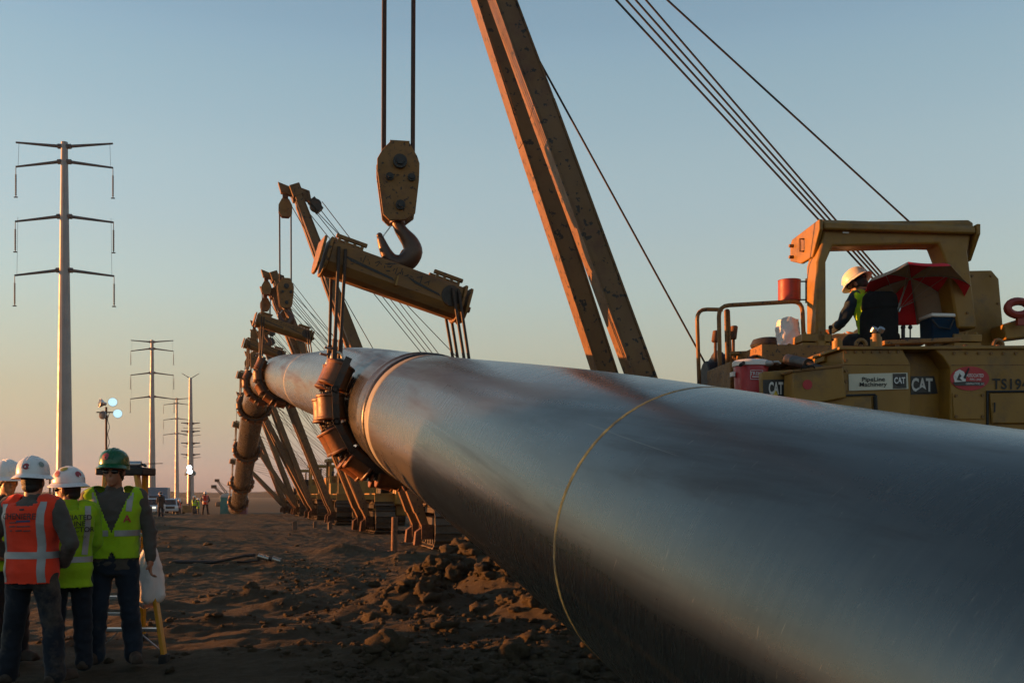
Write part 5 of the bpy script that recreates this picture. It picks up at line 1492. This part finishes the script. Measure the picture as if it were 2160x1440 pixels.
# man in the orange vest, back to us, hands held in front
JA = dict(STAND); JA.update(shoulder=(0.19, 0.0, 1.455), elbow=(0.33, -0.02, 1.16), wrist=(0.17, 0.17, 0.98), hand_d=(-1, 0.35, -0.25), hand_s=(0, 0, 1), knee=(0.16, 0.02, 0.50), ankle=(0.20, -0.02, 0.10))
m1, t1 = person('person in orange reflective vest and white hard hat, standing with back turned', JA, head=(0, 0.02, 1.645), head_yaw=0.12, shirt='shirt_grey', pants='jeans_mud', vest='vest_orange', vest_hem=0.83, seed=1.0, build=1.02)
t1['strip']([(-0.17, 1.47), (-0.168, 1.30), (-0.165, 0.85)], 0.052, -1); t1['strip']([(0.145, 1.49), (0.142, 1.30), (0.145, 0.85)], 0.052, -1)
t1['hoop'](1.065, 0.055)
t1['words']('CHENIERE', -0.018, 1.372, 0.066, -1, 'ink', 0.012, sx=0.92)
t1['strip']([(-0.04, 1.333), (0.075, 1.337)], 0.015, -1, 'print_bar', 'blue_print')
for x0_, x1_, z_ in ((-0.10, -0.03, 1.322), (-0.10, -0.045, 1.292), (-0.035, 0.075, 1.293), (-0.095, -0.075, 1.258), (-0.045, 0.01, 1.259), (0.02, 0.075, 1.258)): t1['strip']([(x0_, z_), (x1_, z_ + 0.003)], 0.011, -1, 'faded_print', 'grey_print')
t1['strip']([(-0.02, 1.425), (0.02, 1.427)], 0.014, -1, 'collar_loop', 'ink')
t1['sticker'](RAD(178), 0.28, 0.026, 'sticker_red'); t1['sticker'](RAD(128), 0.45, 0.024, 'sticker_grey')
place(m1, 68, 8.0, RAD(-4))
# man in lime shirt, face turned to the left
JB = dict(STAND); JB.update(shoulder=(0.18, 0.0, 1.45), elbow=(0.225, 0.03, 1.17), wrist=(0.16, 0.17, 1.0), hand_d=(-1, 0.4, 0), hand_s=(0, 0, 1), knee=(0.11, 0.02, 0.50), ankle=(0.12, -0.02, 0.10))
m2, t2 = person('person in lime printed work shirt and stickered white hard hat, face in profile', JB, head=(-0.01, 0.01, 1.63), head_yaw=RAD(48), skin='skin', shirt='lime_shirt', shirt_hem=0.78, pants='jeans', vest='lime', vest_hem=0.76, glasses=True, seed=2.0, build=0.98)
t2['strip']([(0.150, 1.49), (0.145, 1.3), (0.12, 1.06)], 0.05, -1); t2['strip']([(-0.150, 1.49), (-0.145, 1.3), (-0.12, 1.06)], 0.05, -1); t2['hoop'](1.02, 0.05)
for q_, (w_, z_) in enumerate((('ASSOCIATED', 1.388), ('PIPE LINE', 1.335), ('CONTRACTORS', 1.282))): t2['words'](w_, 0.0, z_, 0.062, -1, 'ink', 0.01)
t2['words']('Commitment to', 0.0, 1.222, 0.04, -1, 'olive_print'); t2['words']('Excellence', 0.0, 1.178, 0.04, -1, 'olive_print')
t2['sticker'](RAD(-75), 0.50, 0.030, 'sticker_red'); t2['sticker'](RAD(-100), 0.95, 0.034, 'sticker_yellow'); t2['sticker'](RAD(-165), 0.42, 0.028, 'sticker_red'); t2['sticker'](RAD(-40), 0.8, 0.018, 'sticker_grey')
place(m2, 146, 8.55, RAD(26)); m2.scale = (0.965,) * 3
# man with green hard hat, facing us
JC = dict(STAND); JC.update(elbow=(0.285, -0.02, 1.17), wrist=(0.30, 0.07, 0.92), hand_d=(0.0, 0.15, -1), hand_s=(0, 1, 0))
m3, t3 = person('person in green hard hat, sunglasses and open lime vest, facing the camera', JC, head=(0, 0.02, 1.67), head_yaw=RAD(-10), head_pitch=0.02, skin='skin', shirt='shirt_grey', shirt_hem=0.84, pants='jeans_blue', vest='lime', vest_open=True, vest_hem=0.93, helmet='hat_green', brim='front', glasses=True, seed=3.0, build=1.06)
t3['strip']([(-0.145, 1.50), (-0.14, 1.40), (-0.135, 1.34)], 0.045, 1); t3['strip']([(0.145, 1.50), (0.14, 1.40), (0.135, 1.34)], 0.045, 1)
t3['hoop'](1.155, 0.05, a0=RAD(98), a1=RAD(442)); t3['words']('A', -0.125, 1.275, 0.085, 1, 'red_decal', 0.02, 'vest_logo'); t3['sticker'](RAD(12), 0.34, 0.032, 'sticker_red')
place(m3, 241, 8.85, RAD(180 + 14)); m3.scale = (1.035,) * 3; m3.location.z += 0.02
# man half hidden behind the orange vest
m4, t4 = person('person in white hard hat and dark collar, half hidden behind the orange vest', JB, head=(0, 0.02, 1.66), head_yaw=RAD(-8), head_pitch=-0.12, shirt='shirt_dark', vest='lime', vest_open=True, vest_hem=0.86, seed=4.0)
t4['hoop'](1.05, 0.05, a0=RAD(95), a1=RAD(445)); place(m4, 14, 9.0, RAD(-128))
# the operator, seated, bent towards the boom
hipw = (Matrix.Translation(MO) @ Matrix.Rotation(MY, 4, 'Z')) @ (PP(1850, 722, 0.2))
JS = dict(hip=(0.10, 0.05, 0.0), knee=(0.15, 0.45, 0.06), ankle=(0.14, 0.50, -0.32), shoulder=(0.195, 0.13, 0.50), elbow=(0.26, 0.26, 0.24), wrist=(0.20, 0.46, 0.18), hand_d=(-0.2, 1, -0.2), hand_s=(-1, 0, 0.3))
SEAT_SP = [((0, 0.0, -0.08), .150, .115), ((0, 0.0, 0.03), .168, .125), ((0, .02, 0.14), .162, .12), ((0, .05, 0.26), .172, .125), ((0, .09, 0.38), .186, .125), ((0, .125, 0.46), .172, .105), ((0, .145, 0.515), .115, .075), ((0, .16, 0.545), .065, .058)]
m5, t5 = person('person in white hard hat and lime vest seated at the crane controls', JS, head=(0, 0.265, 0.68), head_yaw=RAD(14), head_pitch=-0.55, shirt='shirt_navy', pants='jeans', vest='lime', vest_hem=-0.06, seated=True, spine=SEAT_SP, seed=6.0)
t5['strip']([(-0.11, 0.5), (-0.10, 0.3), (-0.10, -0.02)], 0.05, -1); t5['strip']([(0.11, 0.5), (0.10, 0.3), (0.10, -0.02)], 0.05, -1)
m5.location = hipw; m5.rotation_euler = (0, 0, MY + RAD(24)) ; m5.scale = (1.1, 1.1, 1.1)

# ------------------------------------------------------------------ ladder and what hangs on it
def G(x, y): return Vector((x, y, gz(x, y)))
ld = empty('step_ladder', G(-3.55, 9.7), 0, 'yellow fibreglass stepladder with black top behind the green hard hat', 'ladder')
LO = ld.location.copy()
def LP(px, py, Y): return PX(px, py, Y) - LO
topz = PX(280, 990, 9.6).z - LO.z
tl, tr = LP(226, 994, 9.6), LP(303, 994, 9.6)
ff_r = Vector((PX(346, 1385, 9.15).x, 9.15, 0)); ff_l = ff_r - V(0.66, -0.05, 0)
rf_r = Vector((PX(301, 1330, 10.35).x, 10.35, 0)); rf_l = rf_r - V(0.60, -0.05, 0)
feet = {}
for nm, p in (('ffr', ff_r), ('ffl', ff_l), ('rfr', rf_r), ('rfl', rf_l)):
    p.z = gz(p.x, p.y); feet[nm] = p - LO
for f, t, dy in (('ffr', tr, -0.10), ('ffl', tl, -0.10), ('rfr', tr, 0.12), ('rfl', tl, 0.12)):
    t2 = t + V(-0.03 if f.endswith('r') else 0.03, dy, -0.02)
    b = MB(); b.bar(feet[f] + V(0, 0, 0.06), t2, 0.035, 0.085, (0, 1, 0)); b.build('rail', M['fibreglass'], ld, bevel=0.006)
    b = MB(); b.box(feet[f] + V(0, 0, 0.03), (0.075, 0.11, 0.09)); b.build('rubber_foot', M['rubber'], ld, bevel=0.01)
b = MB(); b.box((tl + tr) / 2 + V(0, 0.02, 0.0), ((tr - tl).x + 0.1, 0.36, 0.075)); b.build('top_cap', M['black'], ld, bevel=0.012)
for k in range(1, 6):
    t = k / 6.0
    a = feet['ffl'].lerp(tl + V(0.03, -0.10, -0.02), t); c = feet['ffr'].lerp(tr + V(-0.03, -0.10, -0.02), t)
    b = MB(); b.bar(a, c, 0.09, 0.03); b.build('tread', M['alu'], ld, bevel=0.004)
    if k in (1, 3, 5):
        a = feet['rfl'].lerp(tl + V(0.03, 0.12, -0.02), t); c = feet['rfr'].lerp(tr + V(-0.03, 0.12, -0.02), t)
        b = MB(); b.bar(a, c, 0.03, 0.03); b.build('rear_brace', M['alu'], ld)
for s in ('r', 'l'):
    b = MB(); b.bar(feet['ff' + s].lerp(tr if s == 'r' else tl, 0.02) + V(0, 0, 0.05), feet['ff' + s].lerp(tr if s == 'r' else tl, 0.16) + V(-0.22 if s == 'r' else 0.22, 0, 0.0), 0.02, 0.008); b.build('diagonal_brace', M['alu'], ld)
    b = MB(); t = 0.45; a = feet['ff' + s].lerp(tr if s == 'r' else tl, t); c = feet['rf' + s].lerp(tr if s == 'r' else tl, t); b.bar(a, c, 0.006, 0.025); b.build('spreader', M['alu'], ld)
cg = empty('caulking_gun', (tl + tr) / 2 + LO + V(0.02, -0.02, 0.038), RAD(4), 'silver caulking gun lying on the black ladder top', 'caulking gun')
b = MB(); b.cyl((-0.05, 0, 0.032), (0.14, 0, 0.032), 0.03, n=16); b.cyl((-0.06, 0, 0.032), (-0.05, 0, 0.032), 0.034, n=16); b.cyl((-0.10, 0, 0.032), (-0.06, 0, 0.032), 0.012, 0.02, n=10); b.build('barrel', M['alu'], cg)
b = MB(); b.cyl((0.14, 0, 0.036), (0.34, 0, 0.04), 0.004, n=6); b.build('plunger_rod', M['dark_steel'], cg)
b = MB(); b.bar((0.15, 0, 0.03), (0.20, -0.07, 0.012), 0.02, 0.02); b.bar((0.12, 0, 0.03), (0.15, -0.08, 0.012), 0.012, 0.014); b.build('trigger_handle', M['black'], cg)
bw = PX(311, 1278, 9.3)
o = crumpled('rubbish_bag', (0, 0, 0), 0.155, 0.14, 0.68, M['bag'], 8.0, 0.12); o.location = bw + V(0, 0, 0.0)
# lower half full, upper half gathered to the knot
for v in o.data.vertices:
    t = v.co.z / 0.68
    if t > 0.35:
        q = (t - 0.35) / 0.65; v.co.x = v.co.x * (1 - 0.55 * q) + 0.03 * q; v.co.y *= (1 - 0.6 * q)
    if t < 0.12: v.co.z += 0.05 * mnoise.noise(Vector((v.co.x * 20, v.co.y * 20, 3)))
tag(o, 'white translucent rubbish bag hanging from the yellow stepladder', 'bag')

# ------------------------------------------------------------------ things lying or standing on the soil
hx = PX(480, 1190, 22.5)
hs = empty('hose_bundle', G(hx.x, hx.y), 0, 'black hoses with two shiny steel couplings lying on the bare soil', 'hose')
def hp(px, py, dz=0.0):
    p = PX(px, py, 22.5) - hs.location; return Vector((p.x, 0.0, max(p.z, 0.02) + dz))
for k, (o1, seed) in enumerate(((0.0, 1), (0.10, 5), (-0.12, 9))):
    pts = []
    for i, (x, y) in enumerate(((368, 1197), (420, 1197), (455, 1190), (490, 1177), (520, 1170), (545, 1170))):
        p = hp(x, y); p.y = o1 + 0.08 * mnoise.noise(Vector((i * 0.7, seed, 0))); p.z += 0.03 * mnoise.noise(Vector((i, seed, 4))); pts.append(p)
    sm = []
    for i in range(len(pts) - 1):
        for t in (0, .33, .66): sm.append(pts[i].lerp(pts[i + 1], t))
    b = MB(); b.tube(sm, 0.035, 8); b.build('hose', M['rubber'], hs, smooth=60)
for (x0, y0, x1, y1) in ((545, 1172, 567, 1178), (575, 1178, 592, 1183)):
    b = MB(); b.cyl(hp(x0, y0), hp(x1, y1), 0.065, n=18); b.cyl(hp(x0, y0), hp(x0, y0).lerp(hp(x1, y1), 0.12), 0.075, n=18); b.build('coupling', M['bright_steel'], hs)
b = MB(); b.cyl(hp(563, 1177), hp(580, 1180), 0.045, n=14); b.tube([hp(500, 1185), hp(520, 1188), hp(540, 1182), hp(555, 1178)], 0.02, 7); b.build('connector', M['black'], hs)
for i, (px, py, h) in enumerate(((622, 1118, 0.42), (665, 1112, 0.34), (696, 1116, 0.38))):
    Yb = 1.5 * 2100 / (py - 1045); p = G((px - 1080) / FPX * Yb, Yb)
    t = empty('timber_stake', p, 0.3 * i, ['short pale timber stake standing alone left of two others', 'squat timber block standing between two stakes on the soil', 'short timber stake standing beside the squat block'][i], 'stake', 'timber stakes in the soil')
    b = MB(); b.prism([(-0.09, -0.05, -0.1), (0.09, -0.05, -0.1), (0.09, -0.05, h - 0.02), (0.02, -0.05, h), (-0.09, -0.05, h - 0.05)], (0, 0.1, 0)); b.build('timber', M['wood'], t, bevel=0.008)
pp_ = PX(831, 1106, 27.0)
sp_ = empty('steel_prop', G(pp_.x, 27.0), 0.2, 'pale steel prop standing on the soil under the pipe', 'prop')
b = MB(); b.cyl((0, 0, 0), (0.02, 0, 0.95), 0.085, n=16); b.build('tube', M['rust'], sp_); b = MB(); b.box((0, 0, 0.02), (0.32, 0.32, 0.04)); b.build('base_plate', M['rust'], sp_)

# ------------------------------------------------------------------ transmission poles
def transmission_pole(px, Y, top_py, scale, label, rz=0.0, vtop=False, arms=None, arm_len=5.3):
    x = (px - 1080) / FPX * Y; p = G(x, Y)
    root = empty('transmission_pole', p, rz, label, 'power pole', 'steel transmission poles')
    H = CAM_H + (HORIZON - top_py) / FPX * Y - p.z
    b = MB(); b.cyl((0, 0, -0.5), (0, 0, H), 0.95 * scale, 0.36 * scale, n=12); b.build('shaft', M['galv'], root, smooth=0)
    arms = arms or [(H - 0.5, 0.4, False), (H - 2.2, -0.65, True), (H - 8.4, -0.65, True), (H - 14.5, -0.65, True)]
    for za, rise, ins in arms:
        for s in (-1, 1):
            r0 = 0.36 + (0.95 - 0.36) * (H - za) / H; e = Vector((s * arm_len * (1.02 + 0.002 * (H - za)), 0, za + rise))
            b = MB(); b.cyl((s * r0 * 0.7 * scale, 0, za), e, 0.20 * scale, 0.11 * scale, n=8); b.cyl((s * r0 * 0.6 * scale, 0, za), (s * (r0 + 0.35) * scale, 0, za + rise * 0.06), 0.30 * scale, n=8); b.build('arm', M['galv_dark'], root)
            if ins:
                b = MB(); b.cyl(e + V(0, 0, -0.1), e + V(0, 0, -0.9), 0.04 * scale, n=6)
                for k in range(12): b.cyl(e + V(0, 0, -0.9 - 0.2 * k), e + V(0, 0, -1.02 - 0.2 * k), 0.10 * scale, n=8)
                b.cyl(e + V(0, 0, -0.9), e + V(0, 0, -3.5), 0.05 * scale, n=6); b.box(e + V(0, 0, -3.45), (0.42 * scale, 0.08, 0.12)); b.build('insulator_string', M['galv_dark'], root)
                b = MB(); up_ = 2.7 if za > H - 5 else (6.6 if za < H - 12 else 0)
                if up_: b.cyl(e + V(-s * 0.25, 0, 0.0), e + V(-s * 0.35, 0, up_), 0.018 * scale, n=5); b.build('tie_wire', M['galv_dark'], root)
    if vtop:
        for s in (-1, 1):
            b = MB(); b.cyl((0, 0, H - 0.2), (s * 2.6, 0, H + 1.4), 0.13, 0.08, n=8); b.build('shield_wire_arm', M['galv_dark'], root)
    return root
transmission_pole(136, 113.0, 300, 1.0, 'tall grey steel transmission pole rising behind the four workers', RAD(2))
transmission_pole(321, 256.0, 717, 1.0, 'grey transmission pole second in line beyond the tallest one', RAD(2))
transmission_pole(373, 408.0, 839, 1.0, 'slim grey transmission pole third in line beyond the tallest one', RAD(1))
_h4 = CAM_H + (HORIZON - 797) / FPX * 300
def z4(py): return CAM_H + (HORIZON - py) / FPX * 300 + 0.2
transmission_pole(402, 300.0, 797, 1.15, 'grey transmission pole with forked top behind the floodlight mast', RAD(1), True, [(z4(889), 0.2, False), (z4(906), 0.2, False), (z4(931), 0.2, False), (z4(955), 0.2, False)], 2.7)
def z5(py): return CAM_H + (HORIZON - py) / FPX * 520 + 0.2
transmission_pole(405, 520.0, 880, 1.0, 'grey transmission pole mostly hidden behind the fork topped one', RAD(1), False, [(z5(901), 0.3, False), (z5(916), 0.3, False), (z5(940), 0.3, False), (z5(963), 0.3, False)], 4.4)

# ------------------------------------------------------------------ floodlight masts
def light_tower(px, py, Y, label, lamps, lens_r):
    x = (px - 1080) / FPX * Y; p = G(x, Y); root = empty('floodlight_mast', p, 0, label, 'light tower', 'floodlight masts')
    H = CAM_H + (HORIZON - py) / FPX * Y - p.z
    b = MB(); b.cyl((0, 0, 0.6), (0, 0, H * 0.55), 0.09, n=10); b.cyl((0, 0, H * 0.5), (0, 0, H + 0.1), 0.055, n=10); b.build('mast', M['rust'], root)
    b = MB(); b.tube([(0.12 + 0.05 * math.sin(k * 1.3), 0, 1 + (H - 1.2) * k / 30) for k in range(31)], 0.018, 5); b.build('power_cord', M['black'], root)
    b = MB(); b.box((0, 0, 0.75), (1.1, 1.8, 0.8)); b.build('generator_trailer', M['yellow_worn'], root, bevel=0.05)
    for s in (-1, 1):
        b = MB(); b.cyl((s * 0.6, 0, 0.33), (s * 0.78, 0, 0.33), 0.33, n=18); b.build('wheel', M['rubber'], root)
    b = MB(); b.bar((-0.5, 0, H - 0.18), (0.5, 0, H - 0.18), 0.06, 0.06); b.build('crossbar', M['dark_steel'], root)
    for dx, dz, yaw, lit in lamps:
        c = Vector((dx, -0.05, H + dz)); Rm = Matrix.Translation(c) @ Matrix.Rotation(RAD(yaw), 4, 'Z') @ Matrix.Rotation(RAD(90 - 8), 4, 'X')
        b = MB(); b.lathe([(lens_r, 0.0), (lens_r * 0.98, -0.06), (lens_r * 0.7, -0.16), (lens_r * 0.4, -0.24), (lens_r * 0.35, -0.34), (0.03, -0.36)], 20, Rm); lm = b.build('lamp_head', M['alu'], root)
        b = MB(); b.lathe([(lens_r * 0.94, 0.004), (lens_r * 0.6, 0.02), (0.02, 0.03)], 20, Rm); b.build('lens', M[lit], lm)
light_tower(224, 862, 52.0, 'floodlight mast with four round lamps, two lit, above the green hard hat', [(-0.33, 0.31, -50, 'lamp_off'), (0.36, 0.35, 18, 'lamp_lit'), (-0.18, -0.32, -20, 'lamp_off'), (0.62, -0.25, 18, 'lamp_lit')], 0.235)
light_tower(400, 992, 115.0, 'low floodlight mast with one glaring lamp in front of the forked pole', [(-0.02, 0.35, 5, 'lamp_hot'), (0.05, -0.12, 5, 'lamp_hot'), (-0.5, -0.3, -60, 'lamp_off'), (0.55, -0.3, 70, 'lamp_off')], 0.30)

# ------------------------------------------------------------------ vehicles and site toilets
def pickup(px, Y, rz, label, paint, lights=False):
    x = (px - 1080) / FPX * Y; root = empty('pickup_truck', G(x, Y), rz, label, 'truck', 'vehicles parked beyond the work strip')
    # front towards -y
    prof = [(-2.75, 0.55), (-2.78, 0.95), (-2.6, 1.12), (-1.35, 1.22), (-0.75, 1.86), (-0.5, 1.92), (1.0, 1.92), (1.35, 1.28), (2.85, 1.25), (2.9, 0.6), (2.3, 0.5), (2.25, 0.85), (1.45, 0.85), (1.4, 0.48), (-1.3, 0.48), (-1.35, 0.85), (-2.15, 0.85), (-2.2, 0.5)]
    b = MB(); b.prism([(-0.98, y, z) for y, z in prof], (1.96, 0, 0)); b.build('body', M[paint], root, bevel=0.06)
    b = MB(); b.prism([(-0.83, y, z) for y, z in ((-1.37, 1.26), (-0.84, 1.80), (-0.86, 1.82), (-1.42, 1.27))], (1.66, 0, 0)); b.build('windscreen', M['glass'], root)
    for s in (-1, 1):
        b = MB(); b.prism([(s * 0.985, y, z) for y, z in ((-1.0, 1.3), (-0.62, 1.8), (0.15, 1.8), (0.15, 1.3))], (s * 0.01, 0, 0)); b.build('side_window', M['glass'], root)
        for y in (-1.75, 1.85):
            b = MB(); b.cyl((s * 0.74, y, 0.4), (s * 1.0, y, 0.4), 0.4, n=22); w = b.build('wheel', M['rubber'], root); b = MB(); b.cyl((s * 1.0, y, 0.4), (s * 1.01, y, 0.4), 0.23, n=16); b.build('rim', M['alu'], w)
        b = MB(); b.box((s * 0.76, -2.775, 0.98), (0.34, 0.05, 0.2)); b.build('headlight', M['headlight' if lights else 'white_plastic'], root)
        b = MB(); b.box((s * 1.1, -0.95, 1.34), (0.2, 0.1, 0.2)); b.build('mirror', M['black'], root, bevel=0.02)
    b = MB(); b.box((0, -2.79, 0.95), (1.1, 0.04, 0.28)); b.build('grille', M['black'], root); b = MB(); b.box((0, -2.85, 0.62), (1.9, 0.16, 0.2)); b.build('bumper', M['alu'], root, bevel=0.03)
    return root
pickup(353, 116.0, RAD(24), 'white pickup truck parked beyond the work strip with bare ground around', 'truck_white')
pickup(364, 132.0, RAD(20), 'silver white pickup truck parked just behind another pickup', 'truck_white')
pickup(319, 104.0, RAD(10), 'pale pickup truck with a lit headlight behind the stepladder', 'truck_white', True)
x = (333 - 1080) / FPX * 125; bt = empty('box_truck', G(x, 125), RAD(15), 'pale blue box truck standing behind the pickup with lit headlight', 'truck', 'vehicles parked beyond the work strip')
b = MB(); b.box((0, 1.6, 2.0), (2.4, 4.4, 2.6)); b.build('cargo_box', M['truck_blue'], bt, bevel=0.06)
b = MB(); b.prism([(-1.05, y, z) for y, z in ((-2.4, 0.6), (-2.4, 1.4), (-1.7, 1.5), (-1.3, 2.3), (-0.65, 2.35), (-0.65, 0.6))], (2.1, 0, 0)); b.build('cab', M['truck_blue'], bt, bevel=0.05)
b = MB(); b.prism([(-0.9, y, z) for y, z in ((-1.72, 1.55), (-1.36, 2.22), (-1.40, 2.24), (-1.78, 1.56))], (1.8, 0, 0)); b.build('windscreen', M['glass'], bt)
for s in (-1, 1):
    for y in (-1.6, 2.6):
        b = MB(); b.cyl((s * 0.8, y, 0.45), (s * 1.08, y, 0.45), 0.45, n=20); b.build('wheel', M['rubber'], bt)
def site_toilet(px, Y, m, label):
    x = (px - 1080) / FPX * Y; root = empty('portable_toilet', G(x, Y), 0.1, label, 'portable toilet', 'portable toilets')
    b = MB(); b.box((0, 0, 1.02), (1.12, 1.12, 2.04)); b.build('walls', M[m], root, bevel=0.03)
    b = MB(); vs = []; b.prism([(-0.6, -0.6, 2.02), (0.6, -0.6, 2.02), (0.6, -0.6, 2.12), (0.42, -0.6, 2.32), (0.15, -0.6, 2.42), (-0.15, -0.6, 2.42), (-0.42, -0.6, 2.32), (-0.6, -0.6, 2.12)], (0, 1.2, 0)); b.build('domed_roof', M['roof_grey'], root, bevel=0.03)
    b = MB(); b.box((0.02, -0.575, 1.0), (0.72, 0.03, 1.85)); d = b.build('door', M[m], root, bevel=0.01); b = MB(); b.box((0.28, -0.6, 1.05), (0.06, 0.03, 0.16)); b.build('handle', M['black'], d)
site_toilet(478, 104.0, 'teal', 'teal portable toilet with pale domed roof beyond the work strip')
site_toilet(510, 106.0, 'maroon', 'maroon portable toilet with pale domed roof beside the falling pipe')

# ------------------------------------------------------------------ far workers: copies of the figures near the camera
def far_person(src, px, Y, rz, label, recolour=None):
    c = copy_tree(src); x = (px - 1080) / FPX * Y; c.location = (x, Y, gz(x, Y)); c.rotation_euler = (0, 0, rz)
    tag(c, label, 'person', 'far workers')
    if recolour:
        for ch in c.children:
            k = ch.name.split('.')[0]
            if k in recolour and ch.material_slots:
                ch.material_slots[0].link = 'OBJECT'; ch.material_slots[0].material = M[recolour[k]]
        for ch in list(c.children):
            for g in list(ch.children):
                if ch.name.startswith(('vest', 'shirt')) and recolour.get('strip'): bpy.data.objects.remove(g)
    return c
far_person(m1, 433, 78.0, 0.2, 'distant person in orange vest and white hard hat by the teal toilet')
far_person(m2, 339, 66.0, 0.5, 'dark clothed distant person standing in front of the parked pickups', dict(vest='shirt_dark', shirt='shirt_dark', hard_hat='black', strip=True))
far_person(m3, 410, 96.0, 3.0, 'distant person in lime vest near the low floodlight mast', dict(hard_hat='hat_white'))
far_person(m2, 418, 99.0, 2.0, 'distant person in lime shirt just behind the other lime worker')
far_person(m1, 378, 118.0, 1.4, 'distant orange vested person right of the parked pickups')

# ------------------------------------------------------------------ wooden poles, distant cranes, woods
def utility_pole(px, Y, H, label):
    x = (px - 1080) / FPX * Y; root = empty('utility_pole', G(x, Y), 0.25, label, 'power pole', 'wooden utility poles')
    b = MB(); b.cyl((0, 0, -0.3), (0, 0, H), 0.24, 0.17, n=8); b.build('pole', M['wood'], root); b = MB(); b.bar((-1.5, 0, H - 0.5), (1.5, 0, H - 0.5), 0.16, 0.18); b.build('crossarm', M['wood'], root)
utility_pole(12, 190, 7.2, 'dark wooden utility pole left of its twin behind the hidden worker'); utility_pole(19, 196, 7.0, 'dark wooden utility pole right of its twin behind the hidden worker')
utility_pole(105, 200, 6.4, 'wooden utility pole between the orange vest and the lime shirt'); utility_pole(113, 215, 6.3, 'farther wooden utility pole between the orange vest and the lime shirt')
def far_boom(px, py, Y, label, lean):
    x = (px - 1080) / FPX * Y; p = G(x, Y); root = empty('crawler_crane', p, 0.2, label, 'crane', 'distant cranes')
    H = CAM_H + (HORIZON - py) / FPX * Y - p.z
    f = Vector((0.9, 0, 1.6)); t = Vector((lean, 0, H)); b = MB()
    for a, c in ((-0.3, -0.3), (0.3, -0.3), (0.3, 0.3), (-0.3, 0.3)): b.cyl(f + V(a, c, 0), t + V(a * 0.5, c * 0.5, 0), 0.09, n=6)
    for k in range(8): b.cyl(f.lerp(t, k / 8) + V(-0.3, -0.3, 0), f.lerp(t, (k + 1) / 8) + V(0.28, -0.28, 0), 0.05, n=5)
    b.build('lattice_boom', M['dark_steel'], root); b = MB(); b.box(t, (1.1, 0.8, 0.7)); b.build('boom_head', M['dark_steel'], root, bevel=0.05)
    b = MB(); b.box((1.6, 0, 1.7), (3.6, 2.4, 1.6)); b.build('cab', M['rust'], root, bevel=0.1)
    for s in (-1, 1): b = MB(); b.box((0.8, s * 1.4, 0.5), (4.4, 0.7, 1.0)); b.build('track', M['track'], root, bevel=0.3)
    b = MB(); b.cyl(t, (3.2, 0, 2.6), 0.035, n=5); b.build('boom_line', M['cable'], root)
far_boom(470, 1026, 210, 'low dark crane boom far off, shorter of the pair', -1.8); far_boom(478, 1013, 240, 'dark crane boom far off, taller of the pair', -2.2)
M['woods'] = mat('far_dark_woods', (0.05, 0.048, 0.038), 0.95, 0, 0.3, 0.05)
vs = []; fs = []
r = np.random.default_rng(5); nW = 520; xs = np.linspace(-1600, 1600, nW)
prof = 5.5 + 2.4 * perlin(xs / 60, xs * 0, 31) + 1.6 * perlin(xs / 14, xs * 0 + 3, 32)
for i in range(nW):
    for dy, hz in ((0, -2.0), (2, 0.75), (8, 1.0), (20, 0.9), (30, -1.0)):
        vs.append((xs[i], 1150 + dy + 40 * math.sin(xs[i] / 300), prof[i] * hz if hz > 0 else hz))
for i in range(nW - 1):
    for k in range(4): q = i * 5 + k; fs.append((q, q + 5, q + 6, q + 1))
b = MB(); b.add(vs, fs); o = b.build('distant_woods', M['woods'], None, smooth=0); tag(o, 'long low strip of dark woods along the horizon', 'woods', kind='stuff')

# ------------------------------------------------------------------ dusty evening air
HAZE = 0.00018
hm = bpy.data.materials.new('dusty_evening_haze'); hm.use_nodes = True
hn = hm.node_tree; hn.nodes.clear()
ho = hn.nodes.new('ShaderNodeOutputMaterial'); hv = hn.nodes.new('ShaderNodeVolumePrincipled')
hv.inputs['Color'].default_value = (0.72, 0.78, 0.82, 1); hv.inputs['Density'].default_value = HAZE; hv.inputs['Anisotropy'].default_value = 0.2
hn.links.new(hv.outputs[0], ho.inputs['Volume'])
b = MB(); b.box((0, 880, 22), (3800, 1960, 50)); hz = b.build('haze', hm, None, smooth=0); hz['kind'] = 'stuff'; hz['label'] = 'thin dusty evening haze over the whole site'
